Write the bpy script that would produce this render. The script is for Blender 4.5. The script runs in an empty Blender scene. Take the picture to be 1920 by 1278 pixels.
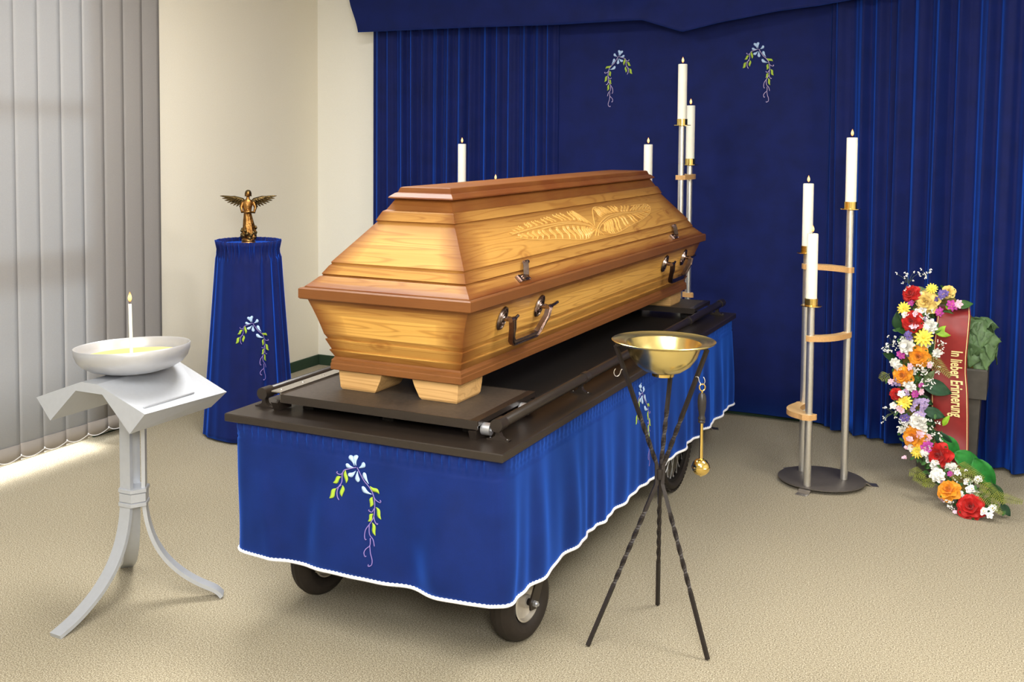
import bpy, math, random
from mathutils import Vector, Matrix
random.seed(7)
PI = math.pi
S = bpy.context.scene
COL = S.collection
sin, cos = math.sin, math.cos

# ------------------------------------------------------------------ helpers
def lin(c):
    return tuple((v/12.92 if v <= .04045 else ((v+.055)/1.055)**2.4) for v in (x/255 for x in c)) + (1,)

class MB:
    def __init__(self): self.v = []; self.f = []; self.m = []; self.mi = 0; self.st = {}; self.gx = []
    def add(self, vs, fs):
        o = len(self.v); self.v += [tuple(p) for p in vs]
        self.f += [tuple(i+o for i in f) for f in fs]; self.m += [self.mi]*len(fs); return o
    def box(self, x0, x1, y0, y1, z0, z1, b=0):
        if b <= 0:
            self.add([(x0,y0,z0),(x1,y0,z0),(x1,y1,z0),(x0,y1,z0),(x0,y0,z1),(x1,y0,z1),(x1,y1,z1),(x0,y1,z1)],
                     [(0,3,2,1),(4,5,6,7),(0,1,5,4),(1,2,6,5),(2,3,7,6),(3,0,4,7)])
        else:
            rings = []
            for z, i in ((z0,b),(z0+b,0),(z1-b,0),(z1,b)):
                X0,X1,Y0,Y1 = x0+i,x1-i,y0+i,y1-i; c = b*.6 if i == 0 else 0
                rings.append([(X0+c,Y0,z),(X1-c,Y0,z),(X1,Y0+c,z),(X1,Y1-c,z),(X1-c,Y1,z),(X0+c,Y1,z),(X0,Y1-c,z),(X0,Y0+c,z)])
            self.loft(rings, True, True)
        return self
    def loft(self, rings, closed=True, caps=False, flip=False):
        n = len(rings[0]); vs = [p for r in rings for p in r]; fs = []
        for i in range(len(rings)-1):
            for j in range(n if closed else n-1):
                k = (j+1) % n
                q = (i*n+j, i*n+k, (i+1)*n+k, (i+1)*n+j)
                fs.append(q[::-1] if flip else q)
        if caps:
            a = tuple(range(n)); b = tuple((len(rings)-1)*n+i for i in range(n))
            fs.append(a if flip else a[::-1]); fs.append(b[::-1] if flip else b)
        return self.add(vs, fs)
    def tube(self, pts, r, n=8, caps=True, sq=None, twist=0, up=None):
        pts = [Vector(p) for p in pts]; rr = r if isinstance(r, (list, tuple)) else [r]*len(pts)
        t0 = (pts[1]-pts[0]).normalized(); u = Vector(up) if up else (Vector((0,0,1)) if abs(t0.z) < .9 else Vector((1,0,0)))
        u = (u - t0*u.dot(t0)).normalized(); rings = []; L = 0
        for i, p in enumerate(pts):
            if i == 0: t = t0
            elif i == len(pts)-1: t = (p-pts[i-1]).normalized()
            else: t = ((pts[i+1]-p).normalized() + (p-pts[i-1]).normalized()).normalized()
            if i: L += (p-pts[i-1]).length
            u = (u - t*u.dot(t)).normalized(); w = t.cross(u)
            a = twist*L; ring = []
            if sq:
                hx, hy = sq; s = rr[i]
                for ex, ey in ((-hx,-hy),(hx,-hy),(hx,hy),(-hx,hy)):
                    X = ex*cos(a)-ey*sin(a); Y = ex*sin(a)+ey*cos(a); ring.append(p+(u*X+w*Y)*s)
            else:
                for k in range(n):
                    b = 2*PI*k/n+a; ring.append(p+(u*cos(b)+w*sin(b))*rr[i])
            rings.append(ring)
        self.loft(rings, True, caps); return self
    def lathe(self, prof, c=(0,0,0), n=32, M=None, sx=1, sy=1, caps=True):
        rings = []
        for r, z in prof:
            ring = []
            for k in range(n):
                a = 2*PI*k/n; p = Vector((r*cos(a)*sx, r*sin(a)*sy, z))
                if M: p = M @ p
                ring.append(p+Vector(c))
            rings.append(ring)
        self.loft(rings, True, caps); return self
    def cyl(self, p, q, r, n=16): return self.tube([p, q], r, n)
    def ball(self, c, r, n=12, m=8, s=(1,1,1), M=None):
        prof = [(max(r*sin(PI*i/m), 1e-5), -r*cos(PI*i/m)) for i in range(m+1)]
        rings = []
        for rr, z in prof:
            ring = []
            for k in range(n):
                p = Vector((rr*cos(2*PI*k/n)*s[0], rr*sin(2*PI*k/n)*s[1], z*s[2]))
                if M: p = M @ p
                ring.append(p+Vector(c))
            rings.append(ring)
        self.loft(rings, True, True); return self
    def grid(self, fn, nu, nv, closed=False):
        vs = [fn(i/nu, j/nv) for j in range(nv+1) for i in range(nu+1)]
        fs = [(j*(nu+1)+i, j*(nu+1)+i+1, (j+1)*(nu+1)+i+1, (j+1)*(nu+1)+i) for j in range(nv) for i in range(nu)]
        return self.add(vs, fs)

def origin(o):
    v = Vector((0,0,0))
    while o: v += o.location; o = o.parent
    return v
def obj(name, mb, mats, parent=None, base=None, smooth=True, angle=35, solid=0, sub=0):
    me = bpy.data.meshes.new(name)
    off = origin(parent) if parent else Vector(base or (0,0,0))
    me.from_pydata([tuple(Vector(p)-off) for p in mb.v], [], mb.f)
    for m in (mats if isinstance(mats, (list, tuple)) else [mats]): me.materials.append(m)
    me.polygons.foreach_set('material_index', mb.m)
    me.polygons.foreach_set('use_smooth', [smooth]*len(me.polygons))
    if smooth: me.set_sharp_from_angle(angle=math.radians(angle))
    if mb.st:
        at = me.attributes.new('stain', 'FLOAT', 'POINT')
        at.data.foreach_set('value', [mb.st.get(i, 0) for i in range(len(mb.v))])
    if mb.gx:
        at = me.attributes.new('endgrain', 'FLOAT', 'FACE'); at.data.foreach_set('value', mb.gx)
    me.validate(); me.update()
    o = bpy.data.objects.new(name, me); COL.objects.link(o)
    if parent: o.parent = parent
    else: o.location = off
    if solid:
        s = o.modifiers.new('solid', 'SOLIDIFY'); s.thickness = solid; s.offset = 0
    if sub:
        s = o.modifiers.new('sub', 'SUBSURF'); s.levels = sub; s.render_levels = sub
    return o
def tag(o, label, cat, group=None, kind=None):
    if label: o['label'] = label
    if cat: o['category'] = cat
    if group: o['group'] = group
    if kind: o['kind'] = kind
    return o
def thing(name, label, cat, loc=(0,0,0), group=None):
    o = bpy.data.objects.new(name, None); COL.objects.link(o); o.location = loc; o.empty_display_size = .05
    return tag(o, label, cat, group)
def struct(name, mb, mat, **k):
    o = obj(name, mb, mat, **k)
    o['kind'] = 'structure'; return o
def smooth_path(pts, n=6):
    P = [Vector(p) for p in pts]; out = []
    for i in range(len(P)-1):
        a = P[max(i-1,0)]; b = P[i]; c = P[i+1]; d = P[min(i+2,len(P)-1)]
        for k in range(n):
            t = k/n
            out.append(.5*((2*b)+(-a+c)*t+(2*a-5*b+4*c-d)*t*t+(-a+3*b-3*c+d)*t**3))
    out.append(P[-1]); return out
def interp(x, xs, ys):
    if x <= xs[0]: return ys[0]
    for i in range(len(xs)-1):
        if x <= xs[i+1]: return ys[i]+(ys[i+1]-ys[i])*(x-xs[i])/(xs[i+1]-xs[i])
    return ys[-1]

# ------------------------------------------------------------------ materials
class NT:
    def __init__(self, name):
        self.m = bpy.data.materials.new(name); self.m.use_nodes = True
        self.t = self.m.node_tree; self.b = self.t.nodes['Principled BSDF']
    def n(self, typ, **k):
        o = self.t.nodes.new(typ)
        for a, v in k.items():
            if a.startswith('i_'): o.inputs[int(a[2:])].default_value = v
            elif a.startswith('s_'): o.inputs[a[2:].replace('_', ' ')].default_value = v
            else: setattr(o, a, v)
        return o
    def l(self, a, b): self.t.links.new(a, b)
    def ramp(self, fac, stops):
        r = self.n('ShaderNodeValToRGB'); e = r.color_ramp.elements
        while len(e) < len(stops): e.new(.5)
        for x, (p, c) in zip(e, stops): x.position = p; x.color = c if len(c) == 4 else c+(1,)
        self.l(fac, r.inputs[0]); return r.outputs[0]
    def mix(self, fac, a, b, mode='MIX'):
        m = self.n('ShaderNodeMix', data_type='RGBA', blend_type=mode)
        for s, v in ((m.inputs[0], fac), (m.inputs[6], a), (m.inputs[7], b)):
            if hasattr(v, 'is_linked'): self.l(v, s)
            else: s.default_value = v
        return m.outputs[2]
    def bump(self, h, strength=.3, dist=.01):
        b = self.n('ShaderNodeBump', s_Strength=strength, s_Distance=dist)
        self.l(h, b.inputs['Height']); self.l(b.outputs[0], self.b.inputs['Normal'])
def pset(b, **k):
    names = dict(rough='Roughness', metal='Metallic', spec='Specular IOR Level', coat='Coat Weight', coatr='Coat Roughness', sheen='Sheen Weight', sheenr='Sheen Roughness', sheent='Sheen Tint', trans='Transmission Weight', sss='Subsurface Weight', aniso='Anisotropic')
    for a, v in k.items(): b.inputs[names[a]].default_value = v
def simple(name, col, noise=.06, scale=30, **k):
    t = NT(name); c = lin(col)
    n = t.n('ShaderNodeTexNoise', s_Scale=float(scale), s_Detail=3.0)
    tc = t.n('ShaderNodeTexCoord'); t.l(tc.outputs['Object'], n.inputs[0])
    a = tuple(x*(1-noise) for x in c[:3])+(1,); b = tuple(min(1,x*(1+noise)) for x in c[:3])+(1,)
    t.l(t.ramp(n.outputs[0], [(.3,a),(.7,b)]), t.b.inputs['Base Color']); pset(t.b, **k); return t.m

def bumpy(name, col, noise, scale, **k):
    mm = simple(name, col, noise, scale, **k); nt = mm.node_tree; b = nt.nodes['Principled BSDF']
    n = nt.nodes.new('ShaderNodeTexNoise'); n.inputs['Scale'].default_value = 110; n.inputs['Detail'].default_value = 3; tc = nt.nodes.new('ShaderNodeTexCoord'); nt.links.new(tc.outputs['Object'], n.inputs[0])
    bp = nt.nodes.new('ShaderNodeBump'); bp.inputs['Strength'].default_value = .55; bp.inputs['Distance'].default_value = .004; nt.links.new(n.outputs[0], bp.inputs['Height']); nt.links.new(bp.outputs[0], b.inputs['Normal']); return mm
def velvet(name, col, sheencol, sheen=.6, sr=.35, spec=.15):
    t = NT(name); c = lin(col); tc = t.n('ShaderNodeTexCoord')
    n = t.n('ShaderNodeTexNoise', s_Scale=9.0, s_Detail=4.0); t.l(tc.outputs['Object'], n.inputs[0])
    n2 = t.n('ShaderNodeTexNoise', s_Scale=900.0, s_Detail=1.0); t.l(tc.outputs['Object'], n2.inputs[0])
    k1 = t.ramp(n.outputs[0], [(.3, tuple(x*.82 for x in c[:3])), (.7, tuple(x*1.18 for x in c[:3]))])
    k2 = t.mix(.5, k1, t.ramp(n2.outputs[0], [(.3,(.6,.6,.6)),(.7,(1.4,1.4,1.4))]), 'MULTIPLY')
    t.l(k2, t.b.inputs['Base Color'])
    pset(t.b, rough=.75, spec=spec, sheen=sheen, sheenr=sr, sheent=lin(sheencol))
    t.bump(n2.outputs[0], .12, .001); return t.m
M = {}
M['velvet_dark'] = velvet('navy_velvet_curtain', (10,22,80), (45,115,255), 1.0, .48, .22)
M['velvet'] = velvet('royal_blue_velvet', (10,32,94), (50,120,250), .7, .48, .2)
M['velvet_ped'] = velvet('deep_blue_velvet', (9,20,76), (42,112,255), 1.0, .45, .2)
M['silver'] = simple('silver_paint', (188,192,199), .02, 60, rough=.42, metal=.4, spec=.5)
M['bowl_white'] = simple('silver_white_enamel', (186,187,191), .02, 40, rough=.36, metal=.35, spec=.5)
M['sand'] = simple('golden_sand', (226,196,122), .12, 900, rough=.95, spec=.1)
M['wax'] = simple('ivory_wax', (250,246,232), .02, 20, rough=.45, sss=.25)
M['wick'] = simple('charred_wick', (40,30,25), .1, 50, rough=.9)
M['brass'] = simple('polished_brass', (238,208,126), .03, 15, rough=.13, metal=1)
M['brass_satin'] = simple('satin_brass_bowl', (240,220,150), .03, 15, rough=.24, metal=1)
M['gold'] = simple('brass_cup', (242,212,128), .03, 15, rough=.16, metal=1)
M['steel'] = simple('brushed_steel', (226,225,222), .04, 120, rough=.3, metal=.9)
M['steel_dark'] = simple('dark_steel_plate', (104,98,92), .05, 60, rough=.5, metal=.45)
M['iron'] = simple('wrought_iron', (44,38,36), .15, 80, rough=.5, spec=.5, metal=.3)
M['bier'] = simple('dark_brown_paint', (42,35,30), .08, 120, rough=.34, spec=.5)
M['bier_mat'] = simple('worn_rubber_mat', (66,57,49), .22, 90, rough=.55, spec=.4)
M['bier_black'] = simple('black_deck', (24,20,18), .2, 60, rough=.6, spec=.3)
M['alu'] = simple('aluminium_strip', (178,172,164), .08, 90, rough=.35, metal=.9)
M['zinc'] = simple('zinc_roller', (200,202,208), .1, 120, rough=.35, metal=.8)
M['rubber'] = simple('tyre_rubber', (44,38,34), .12, 70, rough=.65, spec=.35)
M['rim'] = simple('grey_wheel_rim', (196,190,180), .06, 60, rough=.4, metal=.3)
M['antique'] = simple('antique_pewter', (150,132,124), .25, 60, rough=.26, metal=1)
M['ply'] = simple('beech_plywood', (222,182,124), .07, 60, rough=.45, spec=.4)
M['ply_edge'] = simple('beech_plywood_edge', (206,160,104), .1, 200, rough=.5)
M['petal_blue'] = simple('pale_blue_thread', (176,204,240), .05, 300, rough=.6)
M['leaf_thread'] = simple('lime_thread', (160,190,56), .08, 300, rough=.6)
M['stem_thread'] = simple('mauve_thread', (140,120,190), .08, 300, rough=.6)
M['stem_thread_light'] = simple('light_mauve_thread', (196,180,220), .08, 300, rough=.6)
M['braid'] = simple('white_braid', (236,238,244), .05, 300, rough=.7)
M['bronze'] = bumpy('aged_bronze', (150,108,58), .35, 50, rough=.36, metal=1)
M['bronze_dark'] = bumpy('dark_bronze', (104,86,54), .35, 60, rough=.42, metal=1)
M['green_skirting'] = simple('dark_green_skirting', (38,62,42), .1, 40, rough=.8)
M['handle_black'] = simple('black_lacquered_wood', (46,42,40), .1, 40, rough=.35)
M['white_frame'] = simple('window_frame_white', (220,220,218), .02, 20, rough=.4)
M['outside'] = simple('paving_outside', (190,190,184), .1, 5, rough=.9)
M['ceiling'] = simple('ceiling_paint', (244,242,236), .01, 10, rough=.9)
M['lip'] = simple('wick_holder', (60,50,40), .1, 50, rough=.8)

t = NT('beige_wall_paint'); n = t.n('ShaderNodeTexNoise', s_Scale=160.0, s_Detail=4.0); tc = t.n('ShaderNodeTexCoord'); t.l(tc.outputs['Object'], n.inputs[0])
t.l(t.ramp(n.outputs[0], [(.3, lin((236,229,210))), (.7, lin((240,234,217)))]), t.b.inputs['Base Color']); pset(t.b, rough=.92, spec=.15); t.bump(n.outputs[0], .12, .002); M['wall'] = t.m
t = NT('cream_wall_paint'); n = t.n('ShaderNodeTexNoise', s_Scale=160.0, s_Detail=4.0); tc = t.n('ShaderNodeTexCoord'); t.l(tc.outputs['Object'], n.inputs[0])
t.l(t.ramp(n.outputs[0], [(.3, lin((238,236,226))), (.7, lin((241,239,230)))]), t.b.inputs['Base Color']); pset(t.b, rough=.92, spec=.15); t.bump(n.outputs[0], .12, .002); M['wall_back'] = t.m

# speckled loop carpet
t = NT('speckled_beige_carpet'); tc = t.n('ShaderNodeTexCoord')
n1 = t.n('ShaderNodeTexNoise', s_Scale=230.0, s_Detail=3.0, s_Roughness=.7); n2 = t.n('ShaderNodeTexVoronoi', s_Scale=210.0); n3 = t.n('ShaderNodeTexNoise', s_Scale=1.3, s_Detail=2.0)
for n in (n1, n2, n3): t.l(tc.outputs['Object'], n.inputs[0])
c1 = t.ramp(n1.outputs[0], [(.34, lin((92,82,66))), (.46, lin((152,142,118))), (.56, lin((182,172,148))), (.68, lin((222,215,196)))])
c2 = t.mix(.35, c1, t.ramp(n2.outputs[0], [(.0, (1.1,1.1,1.1)), (.6, (.7,.69,.66))]), 'MULTIPLY')
c3 = t.mix(.3, c2, t.ramp(n3.outputs[0], [(.3, (.9,.9,.9)), (.7, (1.06,1.06,1.06))]), 'MULTIPLY')
t.l(c3, t.b.inputs['Base Color']); pset(t.b, rough=.97, spec=.05, sheen=.1); t.bump(n1.outputs[0], .5, .004); M['carpet'] = t.m

# vertical blind fabric, lets daylight through
t = NT('grey_blind_fabric'); tc = t.n('ShaderNodeTexCoord'); n = t.n('ShaderNodeTexNoise', s_Scale=400.0); t.l(tc.outputs['Object'], n.inputs[0])
fc = t.ramp(n.outputs[0], [(.3, lin((146,142,139))), (.7, lin((156,152,148)))])
t.l(fc, t.b.inputs['Base Color']); pset(t.b, rough=.8, spec=.2)
tr = t.n('ShaderNodeBsdfTranslucent'); tr.inputs[0].default_value = lin((196,206,216))
mx = t.n('ShaderNodeMixShader', i_0=.17); t.l(t.b.outputs[0], mx.inputs[1]); t.l(tr.outputs[0], mx.inputs[2])
t.l(mx.outputs[0], t.t.nodes['Material Output'].inputs[0]); M['blind'] = t.m
t = NT('blind_hem_pocket'); t.b.inputs['Base Color'].default_value = lin((142,136,130)); pset(t.b, rough=.8, spec=.2); M['blind_hem'] = t.m

# clear glass pane
t = NT('clear_glass'); nt = t.t; nt.nodes.remove(t.b); g = t.n('ShaderNodeBsdfTransparent'); gl = t.n('ShaderNodeBsdfGlossy'); gl.inputs['Roughness'].default_value = .02
mx = t.n('ShaderNodeMixShader', i_0=.06); t.l(g.outputs[0], mx.inputs[1]); t.l(gl.outputs[0], mx.inputs[2]); t.l(mx.outputs[0], nt.nodes['Material Output'].inputs[0]); M['glass'] = t.m

# flame
def flame_mat():
    t = NT('candle_flame'); t.t.nodes.remove(t.b); e = t.n('ShaderNodeEmission'); tc = t.n('ShaderNodeTexCoord'); sp = t.n('ShaderNodeSeparateXYZ')
    t.l(tc.outputs['Generated'], sp.inputs[0])
    t.l(t.ramp(sp.outputs[2], [(0, (1,.22,.03)), (.25, (1,.6,.22)), (.6, (1,.72,.34)), (1, (1,.3,.04))]), e.inputs[0]); e.inputs[1].default_value = 1.15
    t.l(e.outputs[0], t.t.nodes['Material Output'].inputs[0]); return t.m
M['flame'] = flame_mat()

# stained spruce (stain attribute = brown toning sprayed along the edges by the joiner)
def wood(name, light, mid, dark, stainc, gloss=.3):
    t = NT(name); tc = t.n('ShaderNodeTexCoord')
    at = t.n('ShaderNodeAttribute', attribute_name='endgrain'); st = t.n('ShaderNodeAttribute', attribute_name='stain')
    sp = t.n('ShaderNodeSeparateXYZ'); t.l(tc.outputs['Object'], sp.inputs[0])
    def m(op, a, b):
        n = t.n('ShaderNodeMath', operation=op)
        for s, v in ((n.inputs[0], a), (n.inputs[1], b)):
            if hasattr(v, 'is_linked'): t.l(v, s)
            else: s.default_value = v
        return n.outputs[0]
    inv = m('SUBTRACT', 1.0, at.outputs['Fac'])
    along = m('ADD', m('MULTIPLY', sp.outputs[1], inv), m('MULTIPLY', sp.outputs[0], at.outputs['Fac']))
    across = m('MULTIPLY', m('ADD', sp.outputs[2], m('MULTIPLY', along, 0.012)), 1.0)
    side = m('ADD', m('MULTIPLY', sp.outputs[0], inv), m('MULTIPLY', sp.outputs[1], at.outputs['Fac']))
    cx = t.n('ShaderNodeCombineXYZ'); t.l(m('MULTIPLY', along, .55), cx.inputs[0]); t.l(m('MULTIPLY', across, 9.0), cx.inputs[1]); t.l(m('MULTIPLY', side, 5.0), cx.inputs[2])
    big = t.n('ShaderNodeTexNoise', s_Scale=1.6, s_Detail=2.0, s_Distortion=.15); t.l(cx.outputs[0], big.inputs[0])
    rings = t.n('ShaderNodeMath', operation='SINE'); t.l(m('MULTIPLY', big.outputs[0], 85.0), rings.inputs[0])
    cf = t.n('ShaderNodeCombineXYZ'); t.l(m('MULTIPLY', along, 3.0), cf.inputs[0]); t.l(m('MULTIPLY', across, 160.0), cf.inputs[1]); t.l(m('MULTIPLY', side, 90.0), cf.inputs[2])
    fine = t.n('ShaderNodeTexNoise', s_Scale=1.5, s_Detail=3.0); t.l(cf.outputs[0], fine.inputs[0])
    base = t.ramp(rings.outputs[0], [(0, lin(light)), (.55, lin(mid)), (1.0, lin(dark))])
    rr = t.n('ShaderNodeMapRange', i_1=-1.0, i_2=1.0); t.l(rings.outputs[0], rr.inputs[0])
    base = t.ramp(rr.outputs[0], [(0, lin(light)), (.7, lin(light)), (.9, lin(mid)), (1.0, lin(dark))]); base = t.mix(.55, base, lin(light))
    patch = t.n('ShaderNodeTexNoise', s_Scale=2.2, s_Detail=1.0); t.l(cx.outputs[0], patch.inputs[0])
    base = t.mix(.6, base, t.ramp(patch.outputs[0], [(.3, (.9,.82,.7)), (.7, (1.08,1.06,1.05))]), 'MULTIPLY')
    base = t.mix(.5, base, t.ramp(fine.outputs[0], [(.3, (.86,.82,.76)), (.7, (1.06,1.05,1.03))]), 'MULTIPLY')
    # knots
    ck = t.n('ShaderNodeCombineXYZ'); t.l(m('MULTIPLY', along, 2.6), ck.inputs[0]); t.l(m('MULTIPLY', across, 5.0), ck.inputs[1]); t.l(m('MULTIPLY', side, 1.5), ck.inputs[2])
    vo = t.n('ShaderNodeTexVoronoi', s_Scale=1.0, s_Randomness=1.0); t.l(ck.outputs[0], vo.inputs[0])
    base = t.mix(t.ramp(vo.outputs['Distance'], [(0, (.85,.85,.85)), (.05, (.6,.6,.6)), (.075, (.1,.1,.1)), (.1, (.35,.35,.35)), (.14, (0,0,0))]), base, lin((150,88,36)))
    nz = t.n('ShaderNodeTexNoise', s_Scale=5.0); t.l(tc.outputs['Object'], nz.inputs[0])
    sf = m('MULTIPLY', st.outputs['Fac'], m('ADD', .75, m('MULTIPLY', nz.outputs[0], .4)))
    sf = m('POWER', sf, .62); sfc = t.n('ShaderNodeClamp'); t.l(sf, sfc.inputs[0])
    stained = t.mix(.7, lin(stainc), base, 'MULTIPLY'); stained = t.mix(.85, stained, lin(stainc))
    col = t.mix(sfc.outputs[0], base, stained)
    t.l(col, t.b.inputs['Base Color']); pset(t.b, rough=gloss+.10, spec=.3, coat=.06, coatr=.4)
    t.bump(rr.outputs[0], .06, .002); return t.m
M['spruce'] = wood('honey_spruce', (220,172,90), (196,142,64), (152,98,40), (112,60,20), .36)
M['spruce_rim'] = wood('brown_stained_spruce', (164,112,62), (140,88,46), (106,64,32), (118,72,34), .36)
M['spruce_pale'] = wood('pale_spruce', (212,172,116), (196,154,98), (168,126,76), (140,84,40), .4)
M['carve'] = simple('carved_relief', (216,170,92), .05, 80, rough=.4)

# ------------------------------------------------------------------ room shell
LX, RX, FY, BY, CZ = -4.30, 2.2, -3.0, 6.42, 2.8
WY0, WY1, WZ0, WZ1 = -.5, 4.30, .004, 2.5       # window opening
m = MB(); m.box(LX-.3, RX+.2, FY-.2, BY+.2, -.12, 0); struct('floor', m, M['carpet'], smooth=False)
m = MB(); m.box(LX-.2, RX+.2, FY-.2, BY+.2, CZ, CZ+.12); struct('ceiling', m, M['ceiling'], smooth=False)
m = MB()
m.box(LX-.2, LX, FY-.2, WY0, 0, CZ); m.box(LX-.2, LX, WY1, BY+.2, 0, CZ)
m.box(LX-.2, LX, WY0, WY1, 0, WZ0); m.box(LX-.2, LX, WY0, WY1, WZ1, CZ); struct('wall_left', m, M['wall'], smooth=False)
m = MB(); m.box(LX, RX, BY, BY+.2, 0, CZ); struct('wall_back', m, M['wall_back'], smooth=False)
m = MB(); m.box(RX, RX+.2, FY, BY+.2, 0, CZ); struct('wall_right', m, M['wall'], smooth=False)
m = MB(); m.box(LX, RX+.2, FY-.2, FY, 0, CZ); struct('wall_front', m, M['wall'], smooth=False)
m = MB(); m.box(LX, LX+.012, WY1, BY, 0, .07, .003); struct('baseboard_left', m, M['green_skirting'], smooth=False)
m = MB(); m.box(LX+.012, RX, BY-.012, BY, 0, .07, .003); struct('baseboard_back', m, M['green_skirting'], smooth=False)
# tall window behind the blinds
w = thing('window_1', None, None, (LX-.1, (WY0+WY1)/2, WZ0)); w['kind'] = 'structure'
m = MB(); fx0, fx1 = LX-.13, LX-.07
for k in range(5):
    y = WY0+(WY1-WY0-.06)*k/4; m.box(fx0, fx1, y, y+.06, WZ0, WZ1)
for z, h_ in ((WZ0, .02), (.93, .14), (1.75, .06), (WZ1-.06, .06)): m.box(fx0, fx1, WY0, WY1, z, z+h_)
obj('window_frame', m, M['white_frame'], w, smooth=False)
m = MB(); m.box(LX-.105, LX-.1, WY0+.03, WY1-.03, WZ0+.03, WZ1-.03); obj('pane', m, M['glass'], w, smooth=False)
m = MB(); m.box(-14, LX-.22, -8, 12, -.2, -.05); struct('ground_outside', m, M['outside'], smooth=False)

# ------------------------------------------------------------------ vertical blinds
bl = thing('vertical_blind', 'long grey vertical fabric blind with beaded chain hanging before the tall window', 'window blind', (-4.19, 2.2, 2.62))
m = MB(); m.box(-4.22, -4.16, -.6, 4.78, 2.62, 2.66, .004); obj('head_rail', m, M['white_frame'], bl, smooth=False)
ys = [4.721-.141*k for k in range(38)]       # far edge of each slat
yfix = {0:4.721, 1:4.588, 2:4.446, 3:4.302, 4:4.160, 5:4.016, 6:3.873, 7:3.731, 8:3.590}
chain = []
for k in range(37):
    y1 = yfix.get(k, ys[k]-.006); y0 = y1-.1435; xa, xb = -4.200, -4.190    # near edge sits further from the room
    m = MB(); nseg = 5
    def sl(u, v, y0=y0, y1=y1):
        y = y0+(y1-y0)*u; z = .045+(2.62-.045)*v
        return (xa+(xb-xa)*u+.004*sin(PI*u), y, z)
    m.grid(sl, nseg, 6); s = obj('slat', m, M['blind'], bl, solid=.0012)
    m = MB()
    m.grid(lambda u, v: (xa+(xb-xa)*u+.004*sin(PI*u)+.0015, y0+(y1-y0)*u, .044+.075*v), nseg, 1)
    obj('weight_pocket', m, M['blind_hem'], s, solid=.002)
    chain.append((y0, y1))
m = MB(); step = 0
for i, (y0, y1) in enumerate(chain[:18]):
    a = Vector((xa+.012, y0+.004, .066)); b = Vector((xb+.012, y1-.001, .068))
    if i+1 < len(chain):
        pass
    N = 26
    for j in range(N):
        u = j/N; p = a.lerp(b, u); p.z -= .020*(4*u*(1-u))*(1.25-.5*u)
        m.ball(p, .0024, 6, 4)
    m.ball(a, .005, 6, 4)
obj('bead_chain', m, M['braid'], bl)

# ------------------------------------------------------------------ embroidery
DSC = .000304
PETALS = [((410,192),(352,98),25,10),((430,188),(428,82),28,-12),((462,208),(528,148),25,10),((400,212),(316,188),22,-8),((425,245),(344,300),25,-10),((446,245),(452,352),26,8),((572,352),(515,246),24,-8),((606,452),(494,392),26,-16)]
LEAVES = [((315,248),(324,378),17,6),((270,320),(188,386),20,10),((288,402),(284,516),18,-6),((224,440),(156,544),22,10),((588,374),(694,434),20,10),((616,478),(590,582),20,8),((654,574),(714,686),20,-10),((624,646),(570,728),18,10),((614,734),(654,858),18,-8)]
STEMS = [[(430,205),(350,232),(300,250),(282,300),(280,370),(250,420),(235,470),(240,520),(258,552)],[(300,250),(275,290),(245,295),(222,280),(232,270)],[(275,400),(225,440)],
 [(440,205),(480,270),(520,330),(570,375),(620,440),(640,520),(640,600),(630,680),(590,750),(550,810),(540,870),(548,910),(560,905)],[(615,440),(650,500),(700,520),(712,505),(700,498)],[(635,590),(610,630),(575,620),(582,610)],[(632,670),(645,720),(670,745),(676,732)],
 [(585,760),(590,850),(630,900),(648,965)],[(600,890),(600,960),(560,1000),(540,1040),(552,1078),(564,1070)],[(597,960),(610,1040),(630,1100),(625,1150),(590,1168),(592,1150)]]
def emb(parent, fn, mirror=False, stem='stem_thread', sc=DSC, h=.0022):
    """fn(u metres right of flower centre, v metres up, lift) -> point on the cloth"""
    sg = -1 if mirror else 1
    def P(x, y, l): return fn(sg*(x-430)*sc, -(y-210)*sc, l)
    m = MB()
    def blob(b, t, w, c, kind, l):
        b, t = Vector((b[0],b[1],0)), Vector((t[0],t[1],0)); d = t-b; L = d.length; d.normalize(); nn = Vector((-d.y,d.x,0)); L1, L2, C = [], [], []
        N = 14
        for i in range(N+1):
            s = i/N
            if kind == 'p': ww = w*(.10+.90*(s/.68)**1.2) if s < .68 else w*math.sqrt(max(0, 1-((s-.68)/.32)**2))
            else: ww = 1.12*w*sin(PI*s)**.8
            cc = c*sin(PI*s) if kind == 'p' else c*sin(2*PI*s)
            q = b+d*L*s+nn*cc; L1.append(q+nn*ww); L2.append(q-nn*ww); C.append(q)
        vs = []
        for a, q, e in zip(L1, C, L2):
            vs += [P(a.x,a.y,l*.5), P(q.x,q.y,l), P(e.x,e.y,l*.5)]
        fs = [];
        for i in range(N):
            for j in range(2): fs.append((i*3+j, i*3+j+1, i*3+j+4, i*3+j+3))
        m.add(vs, fs)
    m.mi = 0
    for b, t, w_, c in PETALS: blob(b, t, w_, c, 'p', h)
    m.mi = 1
    for b, t, w_, c in LEAVES: blob(b, t, w_, c, 'l', h)
    m.mi = 2
    for s in STEMS:
        pp = smooth_path([(a, b, 0) for a, b in s], 4); vs = []
        for i, q in enumerate(pp):
            d = (pp[min(i+1,len(pp)-1)]-pp[max(i-1,0)]).normalized(); nn = Vector((-d.y,d.x,0))*4.2
            vs += [P(q.x+nn.x,q.y+nn.y,h*.9), P(q.x-nn.x,q.y-nn.y,h*.9)]
        m.add(vs, [(2*i,2*i+1,2*i+3,2*i+2) for i in range(len(pp)-1)])
    o = obj('embroidery', m, [M['petal_blue'], M['leaf_thread'], M[stem]], parent, solid=.0012)
    o['label'] = 'embroidered pale blue flower with lime leaves and mauve tendrils'
    return o

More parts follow.
